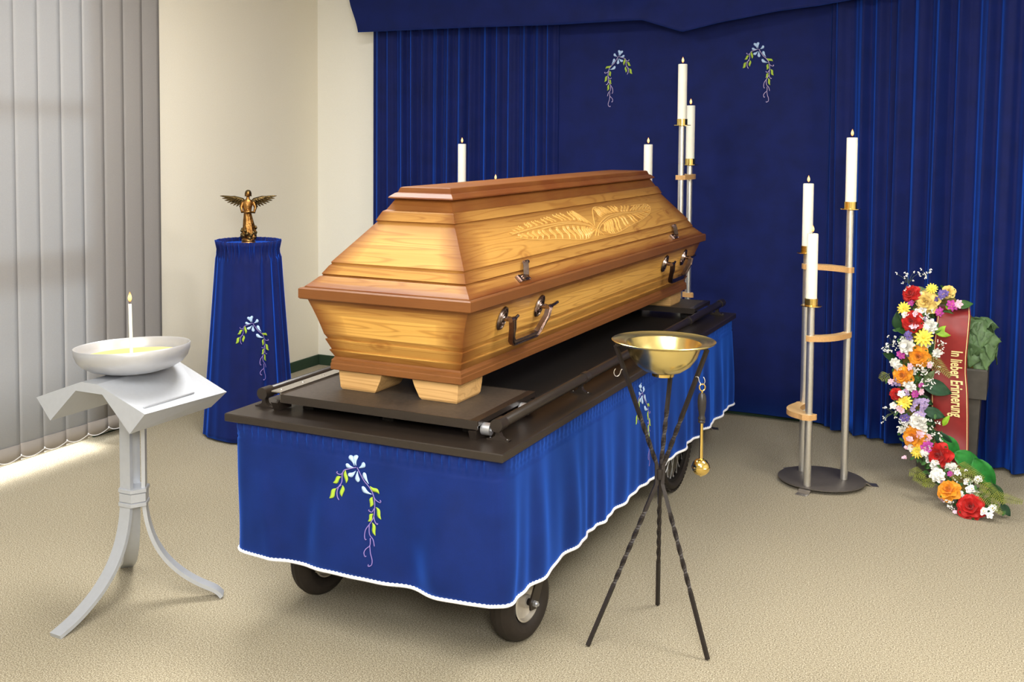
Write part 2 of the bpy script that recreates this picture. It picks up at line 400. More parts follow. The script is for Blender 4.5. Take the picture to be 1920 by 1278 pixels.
# ------------------------------------------------------------------ curtains
def ridge(u, seed, n, sharp=1.6):
    """pleat profile 0..1 along u (n pleats), irregular"""
    rnd = random.Random(seed); x = u*n; i = math.floor(x); f = x-i
    def amp(k): return .55+.45*random.Random(seed*101+k).random()
    def sh(k): return .32+.36*random.Random(seed*77+k).random()
    s = sh(i); f2 = f/s*.5 if f < s else .5+(f-s)/(1-s)*.5
    return amp(i)*(.5-.5*cos(2*PI*f2))**sharp + 0
def curtain_panel(name, label, path, n, amp, z0, z1, seed, nu, sway=.02, hem=0.0, mat='velvet_dark', solid=.003):
    """path: xy polyline; pleats stick out towards the room"""
    P = [Vector((p[0], p[1], 0)) for p in path]; L = [0]
    for i in range(len(P)-1): L.append(L[-1]+(P[i+1]-P[i]).length)
    def at(u):
        s = u*L[-1]
        for i in range(len(P)-1):
            if s <= L[i+1]+1e-9 or i == len(P)-2:
                t = (s-L[i])/(L[i+1]-L[i]); d = (P[i+1]-P[i]).normalized(); return P[i].lerp(P[i+1], t), d
    def fn(u, v):
        z = z0+(z1-z0)*v; uu = u+sway*(1-v)*sin(u*9+seed)*.35
        p, d = at(min(1, max(0, u))); nn = Vector((d.y, -d.x, 0))
        a = amp*(.55+.45*(1-v)**.8) if amp else 0
        k = ridge(uu, seed, n) if n else 0
        k2 = .18*ridge(uu+.013, seed+5, n*2.3) if n else 0
        big = .012*sin(u*n*.9+seed) if n else 0
        q = p+nn*(a*(k+k2)+big*(1-v)); q.z = z+(hem*sin(u*n*3.1) if v == 0 else 0)
        return q
    m = MB(); m.grid(fn, nu, 14)
    base = (at(.5)[0].x, at(.5)[0].y, z0)
    o = obj(name, m, M[mat], None, base, angle=80, solid=solid)
    tag(o, label, 'curtain'); return o, fn
curtain_panel('velvet_curtain', 'pleated navy velvet curtain at the left, behind the coffin head', [(-3.79,6.31),(-2.52,6.345)], 15, .062, .03, 2.6, 3, 420)
# flat embroidered centre panel
cp = thing('velvet_curtain', 'flat navy velvet centre curtain with two embroidered flower sprays', 'curtain', (-1.75, 6.33, .03))
def cfl(u, v):
    x = -2.535+u*1.59; z = .03+2.57*v
    y = 6.345+.010*sin(x*4.1)*(1-v)+.006*sin(x*9+1)*(1-v)**2+ .012*sin(x*2.2)
    if u > .93: y -= .03*((u-.93)/.07)
    return (x, y, z)
m = MB(); m.grid(cfl, 70, 14); obj('cloth', m, M['velvet_dark'], cp, angle=80, solid=.003)
for u_ in (.995, .008):
    m = MB(); m.tube([Vector(cfl(u_, v/14))+Vector((0,-.006,0)) for v in range(15)], .0028, 5); obj('seam', m, M['velvet'], cp)
def onc(x0, z0):
    def fn(u, v, l):
        x = x0+u; z = z0+v; q = cfl((x+2.535)/1.59, (z-.03)/2.57); return (q[0], q[1]-.002-l, q[2])
    return fn
emb(cp, onc(-2.146, 2.044), True, 'stem_thread_light'); emb(cp, onc(-1.342, 2.062), False, 'stem_thread_light')
curtain_panel('velvet_curtain', 'pleated navy velvet curtain at the right, behind the flower wreath', [(-.945,6.30),(-.80,6.25),(-.62,6.19),(-.40,6.06),(-.12,5.93),(.25,5.82),(.75,5.78),(1.4,5.80)], 22, .085, .02, 2.6, 11, 700, sway=.03)
# valance
def vz(x): return interp(x, [-3.83,-3.0,-2.5,-1.95,-1.72,-1.52,-1.2,-.95,-.6,0,1.4], [2.236,2.233,2.226,2.232,2.158,2.20,2.25,2.272,2.30,2.33,2.36])
def val(u, v):
    x = -3.83+u*(1.4+3.83); z0 = vz(x)
    if v == 0: pass
    z = z0+(2.66-z0)*v; yb = interp(x, [-3.8,-1.0,-.4,.2,1.4], [6.20,6.20,5.95,5.70,5.66])
    fold = .022*sin(x*2.1+v*5.5+.6*sin(x*3))*(sin(PI*min(1,v*1.1+.1))) + .010*sin(x*5-v*9)*v + .015*abs(sin(x*.9+.4))*(1-v)
    if u < .02: x = -3.83-.10*v
    return (x, yb-fold-.02, z)
m = MB(); m.grid(val, 220, 24); o = obj('velvet_valance', m, M['velvet_dark'], None, (-1.2,6.18,2.6), angle=80, solid=.004)
tag(o, 'navy velvet valance draped across the top of the curtains', 'valance')

# ------------------------------------------------------------------ sculptural silver stand, left
st = thing('sculptural_stand', 'silver painted stand with folded roof-shaped top and three curved legs', 'stand', (-2.66, 2.85, 0))
sec = [(-.236,.716),(-.174,.645),(-.058,.758),(.058,.758),(.172,.645),(.236,.716),(.035,.789),(-.035,.789)]
cx = -2.661
m = MB(); ra = [(cx+a, 2.65, z) for a, z in sec]; rb = [(cx+a, 3.05, z) for a, z in sec]
rb2 = list(rb); rb2[5] = (cx+.241, 3.05, .706); rb2[0] = (cx-.241, 3.05, .706)
n = 8; vs = ra+rb2; fs = []
for j in range(n):
    k = (j+1) % n
    if j in (5, 7): continue
    fs.append((j, k, n+k, n+j))
e = len(vs); vs += [(cx+.222, 2.935, .7195), (cx-.222, 2.935, .7195)]
fs += [(5,6,e),(6,n+6,e),(e,n+6,n+5),(5,e,n+5)][0:3]; fs.append((5,e,n+5))
fs += [(7,0,e+1),(n+7,7,e+1),(n+0,n+7,e+1),(0,n+0,e+1)]
for o_ in (0, n):
    q = [(0,1,2,7),(2,3,6,7),(3,4,5,6)]
    for a in q: fs.append(tuple(o_+i for i in (a if o_ == 0 else a[::-1])))
m.add(vs, fs); obj('folded_top', m, M['silver'], st, smooth=False)
m = MB()
for sg in (1,): m.box(cx+.204, cx+.212, 2.675, 2.915, .7255, .7295)
o = obj('ledge', m, M['silver'], st, smooth=False)
for ang, R_ in ((-93.5,.338),(34.5,.292),(138.5,.31)):
    a = math.radians(ang); d = Vector((cos(a), sin(a), 0)); w_ = Vector((-sin(a), cos(a), 0)); c = Vector((-2.66,2.85,0))
    prof = [(.034,.745),(.034,.6),(.034,.45),(.034,.37),(.036,.33),(.046,.27),(.068,.205),(.105,.145),(.155,.095),(.21,.058),(.27,.028),(R_,.006)]
    pts = smooth_path([c+d*r+Vector((0,0,z)) for r, z in prof], 4)
    m = MB(); m.tube(pts, 1, sq=(.0065,.024), up=d); obj('leg', m, M['silver'], st, angle=30)
m = MB()
for z0, z1, r in ((.335,.350,.054),(.350,.382,.051),(.382,.397,.054)):
    m.lathe([(r-.004,z0),(r,z0+.002),(r,z1-.002),(r-.004,z1)], (-2.66,2.85,0), 6, sx=1, sy=1)
obj('collar', m, M['silver'], st, angle=30)

# tilted bowl
nrm = Vector((-.06,.01,1)).normalized(); RM = Vector((0,0,1)).rotation_difference(nrm).to_matrix()
bc = Vector((-2.661,2.849,.878))
bw = thing('offering_bowl', 'wide shallow silver-white bowl resting tilted on the silver stand', 'bowl', (-2.661,2.85,.79))
prof_o = [(.0001,-.090),(.06,-.089),(.10,-.084),(.14,-.073),(.167,-.058),(.183,-.040),(.191,-.020),(.194,0),(.192,.0025),(.189,0),(.186,-.020),(.177,-.038),(.161,-.053),(.135,-.066),(.10,-.075),(.0001,-.080)]
m = MB(); m.lathe(prof_o, bc, 72, RM, caps=False); obj('bowl_shell', m, M['bowl_white'], bw, angle=50)
m = MB()
def sandf(u, v):
    r = .174*v; a = 2*PI*u; p = Vector((r*cos(a), r*sin(a), -.032+.004*sin(8*r*20+3*a)*(1-v)+.006*cos(a*2+1)*(1-v)))
    return RM @ p + bc
m.grid(sandf, 48, 12); m.grid(lambda u, v: RM @ Vector(((.174-.05*v)*cos(2*PI*u), (.174-.05*v)*sin(2*PI*u), -.0325-.028*v))+bc, 48, 2)
o = obj('sand', m, M['sand'], None, bc); tag(o, 'golden sand filling the silver-white bowl', 'sand', kind='stuff')

# ------------------------------------------------------------------ candles
def candle(x, y, z, r, h, label, group=None, fl=.022, name='pillar_candle', lean=(0,0)):
    c = thing(name, label, 'candle', (x, y, z), group)
    lx, ly = lean; top = Vector((x+lx, y+ly, z+h))
    m = MB(); rings = []
    for rr, zz in ((r*.98,0),(r,.004),(r,h*.5),(r,h-.004),(r*.93,h-.0005),(r*.8,h-.001),(r*.5,h-.003),(r*.02,h-.003)):
        rings.append([(x+lx*zz/h+rr*cos(2*PI*k/28), y+ly*zz/h+rr*sin(2*PI*k/28), z+zz) for k in range(28)])
    m.loft(rings, True, True); obj('wax', m, M['wax'], c, angle=50)
    m = MB(); m.tube([top+Vector((0,0,-.004)), top+Vector((0,0,.004)), top+Vector((.0008,0,.009))], .0011, 6); obj('wick', m, M['wick'], c)
    m = MB(); prof = [(.0001,.003),(.0024,.0045),(.0040,.008),(.0046,.0115),(.0042,.015),(.0030,.019),(.0016,.0225),(.0001,.026)]
    k = fl/.016; m.lathe([(a*k, b*k) for a, b in prof], top+Vector((0,0,.002)), 14); obj('flame', m, M['flame'], c)
    return c
candle(-2.66, 2.845, .848, .0058, .172, 'thin white lit taper standing in the sand of the tilted bowl', name='taper_candle', lean=(-.004,0), fl=.024)

# ------------------------------------------------------------------ candle stands
def arc_plank(mb, c, a0, a1, R, wid, th, z, bulge=0):
    """curved wooden tie between two poles, rounded ends"""
    ax, ay = a0; bx, by = a1
    A = Vector((ax, ay, 0)); B = Vector((bx, by, 0)); mid = (A+B)/2; out = (mid-Vector((c[0],c[1],0))).normalized()
    d = (B-A).normalized(); L = (B-A).length; N = 22; top = []; inn = []; outr = []
    for i in range(N+1):
        s = -.12+1.24*i/N; q = A.lerp(B, s); k = bulge*4*max(0, s)*max(0, 1-s) if 0 < s < 1 else 0
        w_ = wid; e = min(s+.12, 1.12-s)/.12
        if e < 1: w_ = wid*math.sqrt(max(0, 1-(1-e)**2))+.0015
        outr.append(q+out*(k+w_)); inn.append(q+out*(k*1.15-w_))
    ring = outr+inn[::-1]; n = len(ring)
    r0 = [(p.x,p.y,z) for p in ring]; r1 = [(p.x,p.y,z+th) for p in ring]
    o = mb.add(r0+r1, [])
    for j in range(n):
        k = (j+1) % n; mb.f.append((o+j, o+k, o+n+k, o+n+j)); mb.m.append(1)
    M_ = N+1
    for i in range(N):
        mb.f.append((o+n+i, o+n+i+1, o+n+n-2-i, o+n+n-1-i)); mb.m.append(0)
        mb.f.append((o+n-1-i, o+n-2-i, o+i+1, o+i)); mb.m.append(0)
def candle_stand(c, poles, base_c, lab, labs, planks):
    s = thing('candle_stand', lab, 'candle stand', (base_c[0], base_c[1], 0), 'three-pole candle stands')
    m = MB(); m.lathe([(.0001,.016),(.18,.016),(.192,.017),(.192,.021),(.19,.022),(.0001,.022)], (base_c[0], base_c[1], 0), 64)
    obj('base_plate', m, M['steel_dark'], s, angle=50)
    for ang in (258, 18, 138):
        a = math.radians(ang); d = Vector((cos(a), sin(a), 0)); w_ = Vector((-d.y, d.x, 0))*.026; q = Vector((base_c[0], base_c[1], 0))
        m = MB(); pr = [(.17,.0155),(.197,.0155),(.216,.003),(.246,.0015),(.246,0),(.214,0),(.195,.012),(.17,.012)]
        m.loft([[q+d*r+Vector((0,0,z))-w_ for r, z in pr], [q+d*r+Vector((0,0,z))+w_ for r, z in pr]], True, True)
        obj('foot', m, M['alu'], s, smooth=False)
    for (x, y, zc), lb in zip(poles, labs):
        # zc = height of the drip plate
        m = MB(); m.cyl((x,y,.0225), (x,y,zc-.002), .0165, 24); obj('pole', m, M['steel'], s, angle=50)
        m = MB(); m.lathe([(.012,-.006),(.0165,-.003),(.026,0),(.043,.0005),(.046,.0015),(.046,.0045),(.026,.0035),(.0001,.0025)], (x,y,zc), 32)
        m.lathe([(.0285,.002),(.0285,.036),(.0255,.036),(.0255,.003)], (x,y,zc), 32, caps=False)
        obj('candle_cup', m, M['gold'], s, angle=40)
        if lb: candle(x, y, zc+.003, .0238, .322, lb, 'pillar candles on the three-pole stands')
    for (i, j, z, bl_, wd) in planks:
        m = MB(); arc_plank(m, c, poles[i][:2], poles[j][:2], .13, wd, .024, z-.012, bl_); obj('wooden_tie', m, [M['ply'], M['ply_edge']], s, angle=30)
    return s
def stand_at(c, rot, dz, lab, labs):
    base = [(.094, .027, 1.258), (-.038, -.151, .833), (-.098, .071, 1.045)]; P_ = []
    for x, y, z in base:
        a = rot; P_.append((c[0]+x*cos(a)-y*sin(a), c[1]+x*sin(a)+y*cos(a), z+dz))
    candle_stand(c, P_, (c[0], c[1]), lab, labs, [(0,2,.985+dz,.022,.027),(0,1,.69+dz,.034,.027),(1,2,.335+dz,.055,.036)])
stand_at((-.803,5.325), 0, 0, 'steel three-pole candle stand on a round dark plate, right, beside the flower wreath',
  ['tallest lit candle on the stand at the right, beside the wreath', 'lowest and nearest lit candle on the stand at the right', 'middle-height lit candle at the back left of the right stand'])
stand_at((-1.683,5.96), math.radians(-75), .380, 'tall steel candle stand half hidden behind the foot end of the coffin',
  ['highest lit candle in the room, behind the foot of the coffin', 'lowest lit candle of the stand behind the coffin foot, rising behind the lid', 'second lit candle right of the highest one behind the coffin'])
stand_at((-2.863,5.92), math.radians(226), -.05, 'candle stand hidden behind the middle of the coffin, only its candles showing',
  ['lit candle rising behind the coffin lid before the left pleated curtain', None, 'candle behind the coffin of which only the flame shows above the lid'])

# ------------------------------------------------------------------ velvet pedestal + angel
PC = Vector((-3.62, 4.75, 0))
ped = thing('velvet_pedestal', 'round pedestal wrapped in gathered blue velvet, under the bronze angel', 'pedestal', PC)
def pv(u, v, l=0):
    a = 2*PI*u; z = .012+1.02*v
    r = interp(v, [0,.25,.93,.955,1.0], [.222,.206,.158,.156,.166])
    # front stays flat, folds on the sides
    fa = (a+PI/2+.45) % (2*PI); side = min(1, abs(math.remainder(a-(-PI/2-.0), 2*PI))/1.1)**2*.9+.1
    fold = (.5+.5*sin(a*17+.7*sin(3*a)))**1.5*.020*side*(1-.25*v) + .006*sin(a*5+1)*(1-v)
    if v > .93: fold = .006*sin(a*46)+.004*sin(a*31)
    r += fold+l
    return PC+Vector((r*cos(a), r*sin(a), z))
m = MB(); m.grid(lambda u, v: pv(u, v), 260, 44); cl = obj('velvet_wrap', m, M['velvet_ped'], ped, angle=80, solid=.0025)
m = MB(); m.lathe([(.0001,.02),(.145,.02),(.145,1.006),(.0001,1.006)], PC, 40); obj('column_core', m, M['bier'], ped, angle=40)
m = MB(); m.lathe([(.0001,1.0065),(.150,1.0065),(.152,1.012),(.0001,1.014)], PC, 40); obj('velvet_top', m, M['velvet_ped'], ped, angle=40)
a0 = math.atan2(4.52-PC.y, -3.41-PC.x)
emb(cl, lambda u, v, l: pv(((a0+u/.19) % (2*PI))/(2*PI), (.620+v-.012)/1.02, .003+l), False)

def wing(m, root, side):
    # layered feathers as thick tapered blades
    for lay, (n, L0) in enumerate(((9,.105),(7,.07),(6,.042))):
        for i in range(n):
            t_ = i/(n-1); b = root+Vector((side*(.008+.050*t_), -.004*lay+.006, .012+.022*t_**.7))
            ang = math.radians(interp(t_, [0,.5,1], [-68,-28,6])); L = L0*(.45+.55*t_)*.75
            d = Vector((side*cos(ang), .1, sin(ang)))
            m.tube([b, b+d*L*.4, b+d*L*.8, b+d*L], [.0045,.006,.0045,.001], 6)
        m.tube([root, root+Vector((side*.02,.004,.022)), root+Vector((side*.06,.006,.036)), root+Vector((side*.085,.006,.040))], [.010,.011,.007,.002], 8)
an = thing('angel_statue', 'small bronze angel statue with spread wings on the velvet pedestal', 'statue', PC+Vector((0,0,1.0145)))
B = PC+Vector((0,0,1.0145)); fr = Vector((.55,-.83,0)).normalized(); rt = Vector((.83,.55,0)).normalized()
def L_(x, y, z): return B+rt*x-fr*y+Vector((0,0,z))      # local: x right, y back, z up
class TM(MB):
    def fin(self):
        self.v = [tuple(L_(*p)) for p in self.v]; return self
m = TM(); m.lathe([(.0001,0),(.036,0),(.038,.004),(.034,.010),(.036,.016),(.032,.022),(.0001,.022)], (0,0,0), 28); obj('plinth', m.fin(), M['bronze'], an, angle=40)
m = TM(); rings = []
for z, rx, ry in ((.02,.032,.026),(.04,.036,.028),(.06,.033,.026),(.09,.028,.022),(.12,.025,.020),(.15,.021,.017),(.165,.019,.015),(.18,.022,.016),(.2,.026,.017),(.215,.028,.016),(.226,.022,.013),(.232,.010,.009),(.244,.008,.008)):
    ring = []
    for k in range(40):
        a = 2*PI*k/40; fold = 1+(.13*sin(7*a+z*30)+.06*sin(13*a-z*40))*max(0, min(1, (.19-z)/.1))
        ring.append((rx*cos(a)*fold+(.004*sin(z*25)), ry*sin(a)*fold, z))
    rings.append(ring)
m.loft(rings, True, True); m.ball((0,-.002,.258), .0145, 14, 10, (1,1.05,1.2)); m.ball((0,-.0165,.257), .0035, 6, 5)
m.tube([(-.026,0,.216),(-.036,-.004,.19),(-.031,-.018,.165),(-.010,-.028,.168)], [.010,.0085,.007,.0055], 10)
m.tube([(.026,0,.216),(.038,-.004,.188),(.032,-.018,.163),(.010,-.028,.166)], [.010,.0085,.007,.0055], 10)
m.ball((0,-.028,.166), .011, 10, 8, (1.7,.9,.9))
obj('robed_figure', m.fin(), M['bronze'], an, angle=60)
m = TM(); m.ball((0,.002,.264), .0165, 14, 10, (1.02,1.0,1.0)); m.tube([(-.012,0,.262),(-.015,.004,.246)], [.006,.003], 8); m.tube([(.012,0,.262),(.015,.004,.246)], [.006,.003], 8)
obj('hair', m.fin(), M['bronze_dark'], an)
for sd in (-1, 1):
    m = TM(); wing(m, Vector((sd*.012,.012,.205)), sd); obj('wing', m.fin(), M['bronze_dark'], an, angle=60)
m = TM()
for i in range(26):
    a = i*2.4; r = .030+.008*random.random(); m.ball((r*cos(a), r*.8*sin(a), .024+.05*random.random()), .008+.004*random.random(), 8, 6)
for i in range(10):
    m.ball((.034+.006*sin(i), .004*cos(i*2), .05+.004*i), .007, 8, 6)
obj('cloud_base', m.fin(), M['bronze_dark'], an)

# ------------------------------------------------------------------ trolley
TX0, TX1, TY0, TY1, TH = -2.257, -1.280, 2.83, 5.654, .70
tr = thing('coffin_trolley', 'dark wheeled bier trolley with blue velvet skirt edged in white braid', 'trolley', ((TX0+TX1)/2, (TY0+TY1)/2, 0))
m = MB(); m.box(TX0, TX1, TY0, TY1, TH-.026, TH, .003); obj('top_board', m, M['bier'], tr, angle=30)
m = MB(); m.box(TX0+.19, TX1-.17, 3.36, 5.28, TH+.001, TH+.008, .002); obj('deck_mat', m, M['bier_black'], tr, angle=30)
for y0, y1 in ((2.92, 3.345), (5.31, 5.60)):
    m = MB(); m.box(-2.10, -1.425, y0, y1, TH+.036, TH+.0595, .002); ty = obj('tray', m, M['bier_mat'], tr, angle=30)
    m = MB(); m.box(-2.10, -1.40, y0-.003, y0+.001, TH+.034, TH+.0605); m.box(-2.10, -1.40, y1-.001, y1+.003, TH+.034, TH+.0605)
    m.box(-1.425, -1.398, y0, y1, TH+.058, TH+.0605); m.box(-1.401, -1.398, y0, y1, TH+.045, TH+.058)
    obj('tray_edge', m, M['bier'], ty, smooth=False)
    m = MB(); m.box(-2.137, -2.098, y0, y1, TH+.064, TH+.068); m.box(-2.103, -2.098, y0, y1, TH+.035, TH+.066)
    for k in range(4):
        yy = y0+.03+(y1-y0-.06)*k/3; m.lathe([(.0001,TH+.068),(.005,TH+.068),(.004,TH+.070),(.0001,TH+.070)], (-2.12,yy,0), 10)
    obj('side_strip', m, M['alu'], ty, smooth=False)
    for x in (-2.05, -1.75, -1.47):
        m = MB(); m.box(x-.02, x+.02, y0+.08, y1-.05, TH+.008 if y0 > 9 else TH, TH+.036); obj('tray_support', m, M['bier_black'], ty, smooth=False)
def bracket(par, x, y):
    m = MB(); pr = [(-.034,0),(.034,0),(.036,.004),(.020,.006),(.009,.014),(.006,.024),(.010,.034),(-.010,.034),(-.006,.024),(-.009,.014),(-.020,.006),(-.036,.004)]
    m.loft([[(x+a, y-.009, TH+z) for a, z in pr], [(x+a, y+.009, TH+z) for a, z in pr]], True, True)
    for s in (-1, 1): m.lathe([(.0001,TH+.004),(.005,TH+.004),(.004,TH+.0075),(.0001,TH+.0075)], (x+s*.027,y,0), 8)
    obj('bracket', m, M['bier'], par, smooth=False)
for x in (-1.352, -2.192):
    m = MB(); zr = TH+.047; m.tube([(x,2.945,zr),(x,2.95,zr),(x,5.65,zr),(x,5.655,zr)], [.013,.0165,.0165,.013], 24)
    ra_ = obj('rail', m, M['bier'], tr, angle=50)
    for y0, y1 in ((2.942,2.99),(3.66,3.70),(5.02,5.06),(5.60,5.658)):
        m = MB(); m.tube([(x,y0,zr),(x,y1,zr)], .0195, 24); obj('sleeve', m, M['bier'], ra_, angle=50)
    for y in (2.962, 3.64, 4.6, 5.56): bracket(ra_, x, y)
for x, y in ((-1.383,2.955),(-1.383,3.23)):
    sg = 1
    m = MB(); m.tube([(x-.018,y,TH+.031),(x+.010,y,TH+.031)], .0185, 24); m.tube([(x+.008,y,TH+.031),(x+.014,y,TH+.031)], .007, 6); obj('roller', m, M['zinc'], tr, angle=40)
    m = MB(); m.tube([(x-sg*.037,y-.03,TH+.012),(x-sg*.037,y-.02,TH+.016),(x-sg*.037,y+.03,TH+.016)], 1, sq=(.016,.011), up=(0,0,1)); obj('stop_block', m, M['bier'], tr, smooth=False)
m = MB(); m.tube([(-2.128,2.93,TH+.014),(-2.128,2.94,TH+.020),(-2.128,3.0,TH+.020)], 1, sq=(.018,.013), up=(0,0,1)); obj('stop_block', m, M['bier'], tr, smooth=False)

# undercarriage
m = MB()
for y in (3.15, 4.93): m.box(-2.1, -1.44, y-.02, y+.02, .40, .44)
for x in (-2.05, -1.50):
    m.box(x-.02, x+.02, 3.0, 5.3, .44, .48)
    for y in (3.15, 4.93): m.box(x-.018, x+.018, y-.018, y+.018, .48, TH-.026)
obj('under_frame', m, M['bier_black'], tr, smooth=False)
def caster(x, y, out, yaw):
    wR = .13; RX_ = Matrix.Rotation(PI/2, 3, 'Y'); RZ = Matrix.Rotation(yaw, 3, 'Z'); pc = Vector((x, y, 0))
    def tn(mb):
        mb.v = [tuple(RZ @ (Vector(p)-pc)+pc) for p in mb.v]; return mb
    m = MB(); prof = []
    for k in range(28):
        a = 2*PI*k/28; px, pr = .042*cos(a), .036*sin(a)
        g = .0022 if abs(px) < .026 and pr > 0 and (k % 2 == 0) else 0
        prof.append((wR-.036+pr-g, px))
    prof.append(prof[0])
    m.lathe(prof, (x,y,wR), 64, RX_, caps=False)
    ty = obj('front_wheel', tn(m), M['rubber'], tr, angle=25)
    m = MB(); s = out
    m.lathe([(.065,-.031),(.060,-.033),(.056,-.018),(.030,-.010),(.021,-.012),(.021,-.034),(.0001,-.034)], (x,y,wR), 40, Matrix.Rotation(-PI/2*s, 3, 'Y'), caps=False)
    m.lathe([(.065,-.031),(.060,-.033),(.056,-.018),(.030,-.010),(.021,-.012),(.021,-.034),(.0001,-.034)], (x,y,wR), 40, Matrix.Rotation(PI/2*s, 3, 'Y'), caps=False)
    obj('wheel_rim', tn(m), M['rim'], ty, angle=30)
    m = MB(); m.tube([(x-.055,y,wR),(x+.055,y,wR)], .011, 16); obj('axle', tn(m), M['bier_black'], ty, angle=40)
    m = MB(); m.tube([(x+s*.055,y,wR),(x+s*.066,y,wR)], .0105, 6); m.tube([(x+s*.064,y,wR),(x+s*.072,y,wR)], .005, 10); obj('axle_bolt', tn(m), M['zinc'], ty, angle=30)
    m = MB()
    for sx in (-1, 1):
        X = x+sx*.053
        q = [(y-.018,wR-.018),(y+.016,wR-.020),(y+.026,wR),(y+.07,wR+.10),(y+.11,wR+.18),(y+.11,wR+.20),(y+.02,wR+.20),(y+.03,wR+.10),(y-.02,wR+.008)]
        m.loft([[(X-.003,a,b) for a, b in q], [(X+.003,a,b) for a, b in q]], True, True)
    m.box(x-.056, x+.056, y+.01, y+.12, wR+.195, wR+.205)
    m.tube([(x,y+.07,wR+.205),(x,y+.07,.43)], .018, 14)
    obj('fork', tn(m), M['bier'], ty, smooth=False)
caster(-1.385, 3.20, 1, -.20); caster(-2.135, 3.205, -1, -.20)
def spoked(x, y, R_):
    m = MB(); RX_ = Matrix.Rotation(PI/2, 3, 'Y')
    m.lathe([(R_-.024+.020*sin(2*PI*k/16), .022*cos(2*PI*k/16)) for k in range(17)], (x,y,R_+.003), 72, RX_, caps=False)
    for k in range(72):
        a = 2*PI*k/72
        for dx in (-.014, 0, .014):
            aa = a+(.0436 if dx == 0 else 0); c = Vector((x+dx, y+(R_-.003)*cos(aa), R_+.003+(R_-.003)*sin(aa))); d = Vector((0,cos(aa),sin(aa))); tt = Vector((0,-sin(aa),cos(aa)))
            m.loft([[c-tt*.007-Vector((.0055,0,0))-d*.004, c+tt*.007-Vector((.0055,0,0))-d*.004, c+tt*.007+Vector((.0055,0,0))-d*.004, c-tt*.007+Vector((.0055,0,0))-d*.004], [c-tt*.006-Vector((.0045,0,0))+d*.003, c+tt*.006-Vector((.0045,0,0))+d*.003, c+tt*.006+Vector((.0045,0,0))+d*.003, c-tt*.006+Vector((.0045,0,0))+d*.003]], True, True)
    ty = obj('spoked_wheel', m, M['rubber'], tr, angle=25)
    m = MB(); m.lathe([(R_-.040,-.013),(R_-.052,-.009),(R_-.056,0),(R_-.052,.009),(R_-.040,.013),(R_-.040,-.013)], (x,y,R_+.003), 64, RX_, caps=False); obj('wheel_rim', m, M['bier_black'], ty)
    m = MB()
    for k in range(28):
        a = 2*PI*k/28; sx = -1 if k % 2 else 1; b = a+(.55 if (k//2) % 2 else -.55)
        m.tube([(x+sx*.02, y+.018*cos(b), R_+.003+.018*sin(b)), (x, y+(R_-.05)*cos(a), R_+.003+(R_-.05)*sin(a))], .0016, 5)
        m.tube([(x, y+(R_-.064)*cos(a), R_+.003+(R_-.064)*sin(a)), (x, y+(R_-.05)*cos(a), R_+.003+(R_-.05)*sin(a))], .003, 5)
    obj('spokes', m, M['zinc'], ty)
    m = MB(); m.tube([(x-.045,y,R_+.003),(x+.045,y,R_+.003)], .011, 12); m.tube([(x-.024,y,R_+.003),(x+.024,y,R_+.003)], .021, 16); obj('hub', m, M['zinc'], ty, angle=40)
    m = MB()
    for s in (-1, 1): m.tube([(x+s*.042,y,R_+.003),(x+s*.042,y,R_+.16),(x+s*.042,y,.48)], .008, 8)
    obj('fork', m, M['bier_black'], ty)
spoked(-1.375, 4.90, .27); spoked(-2.155, 4.90, .27)

# velvet skirt, gathered under the board
CR = .05; segs = []
def per():
    """closed rounded rectangle: (point, outward normal, arclength)"""
    x0, x1, y0, y1 = TX0+.018, TX1-.010, TY0+.014, TY1-.014; out = []
    def corner(cx_, cy_, a0_):
        for k in range(10): a = a0_+PI/2*k/9; out.append((Vector((cx_+CR*cos(a), cy_+CR*sin(a), 0)), Vector((cos(a), sin(a), 0))))
    def line(p, q, nrm_, n):
        for k in range(1, n): out.append((Vector(p).lerp(Vector(q), k/n), Vector(nrm_)))
    corner(x0+CR, y0+CR, PI); line((x0+CR,y0,0), (x1-CR,y0,0), (0,-1,0), 220)
    corner(x1-CR, y0+CR, -PI/2); line((x1,y0+CR,0), (x1,y1-CR,0), (1,0,0), 330)
    corner(x1-CR, y1-CR, 0); line((x1-CR,y1,0), (x0+CR,y1,0), (0,1,0), 60)
    corner(x0+CR, y1-CR, PI/2); line((x0,y1-CR,0), (x0,y0+CR,0), (-1,0,0), 160)
    return out
PER = per(); s = 0; SL = []
for i, (p, nn) in enumerate(PER):
    SL.append(s); s += (PER[(i+1) % len(PER)][0]-p).length
STOT = s
sF = SL[9]; sFe = SL[229]; sRs = SL[238]
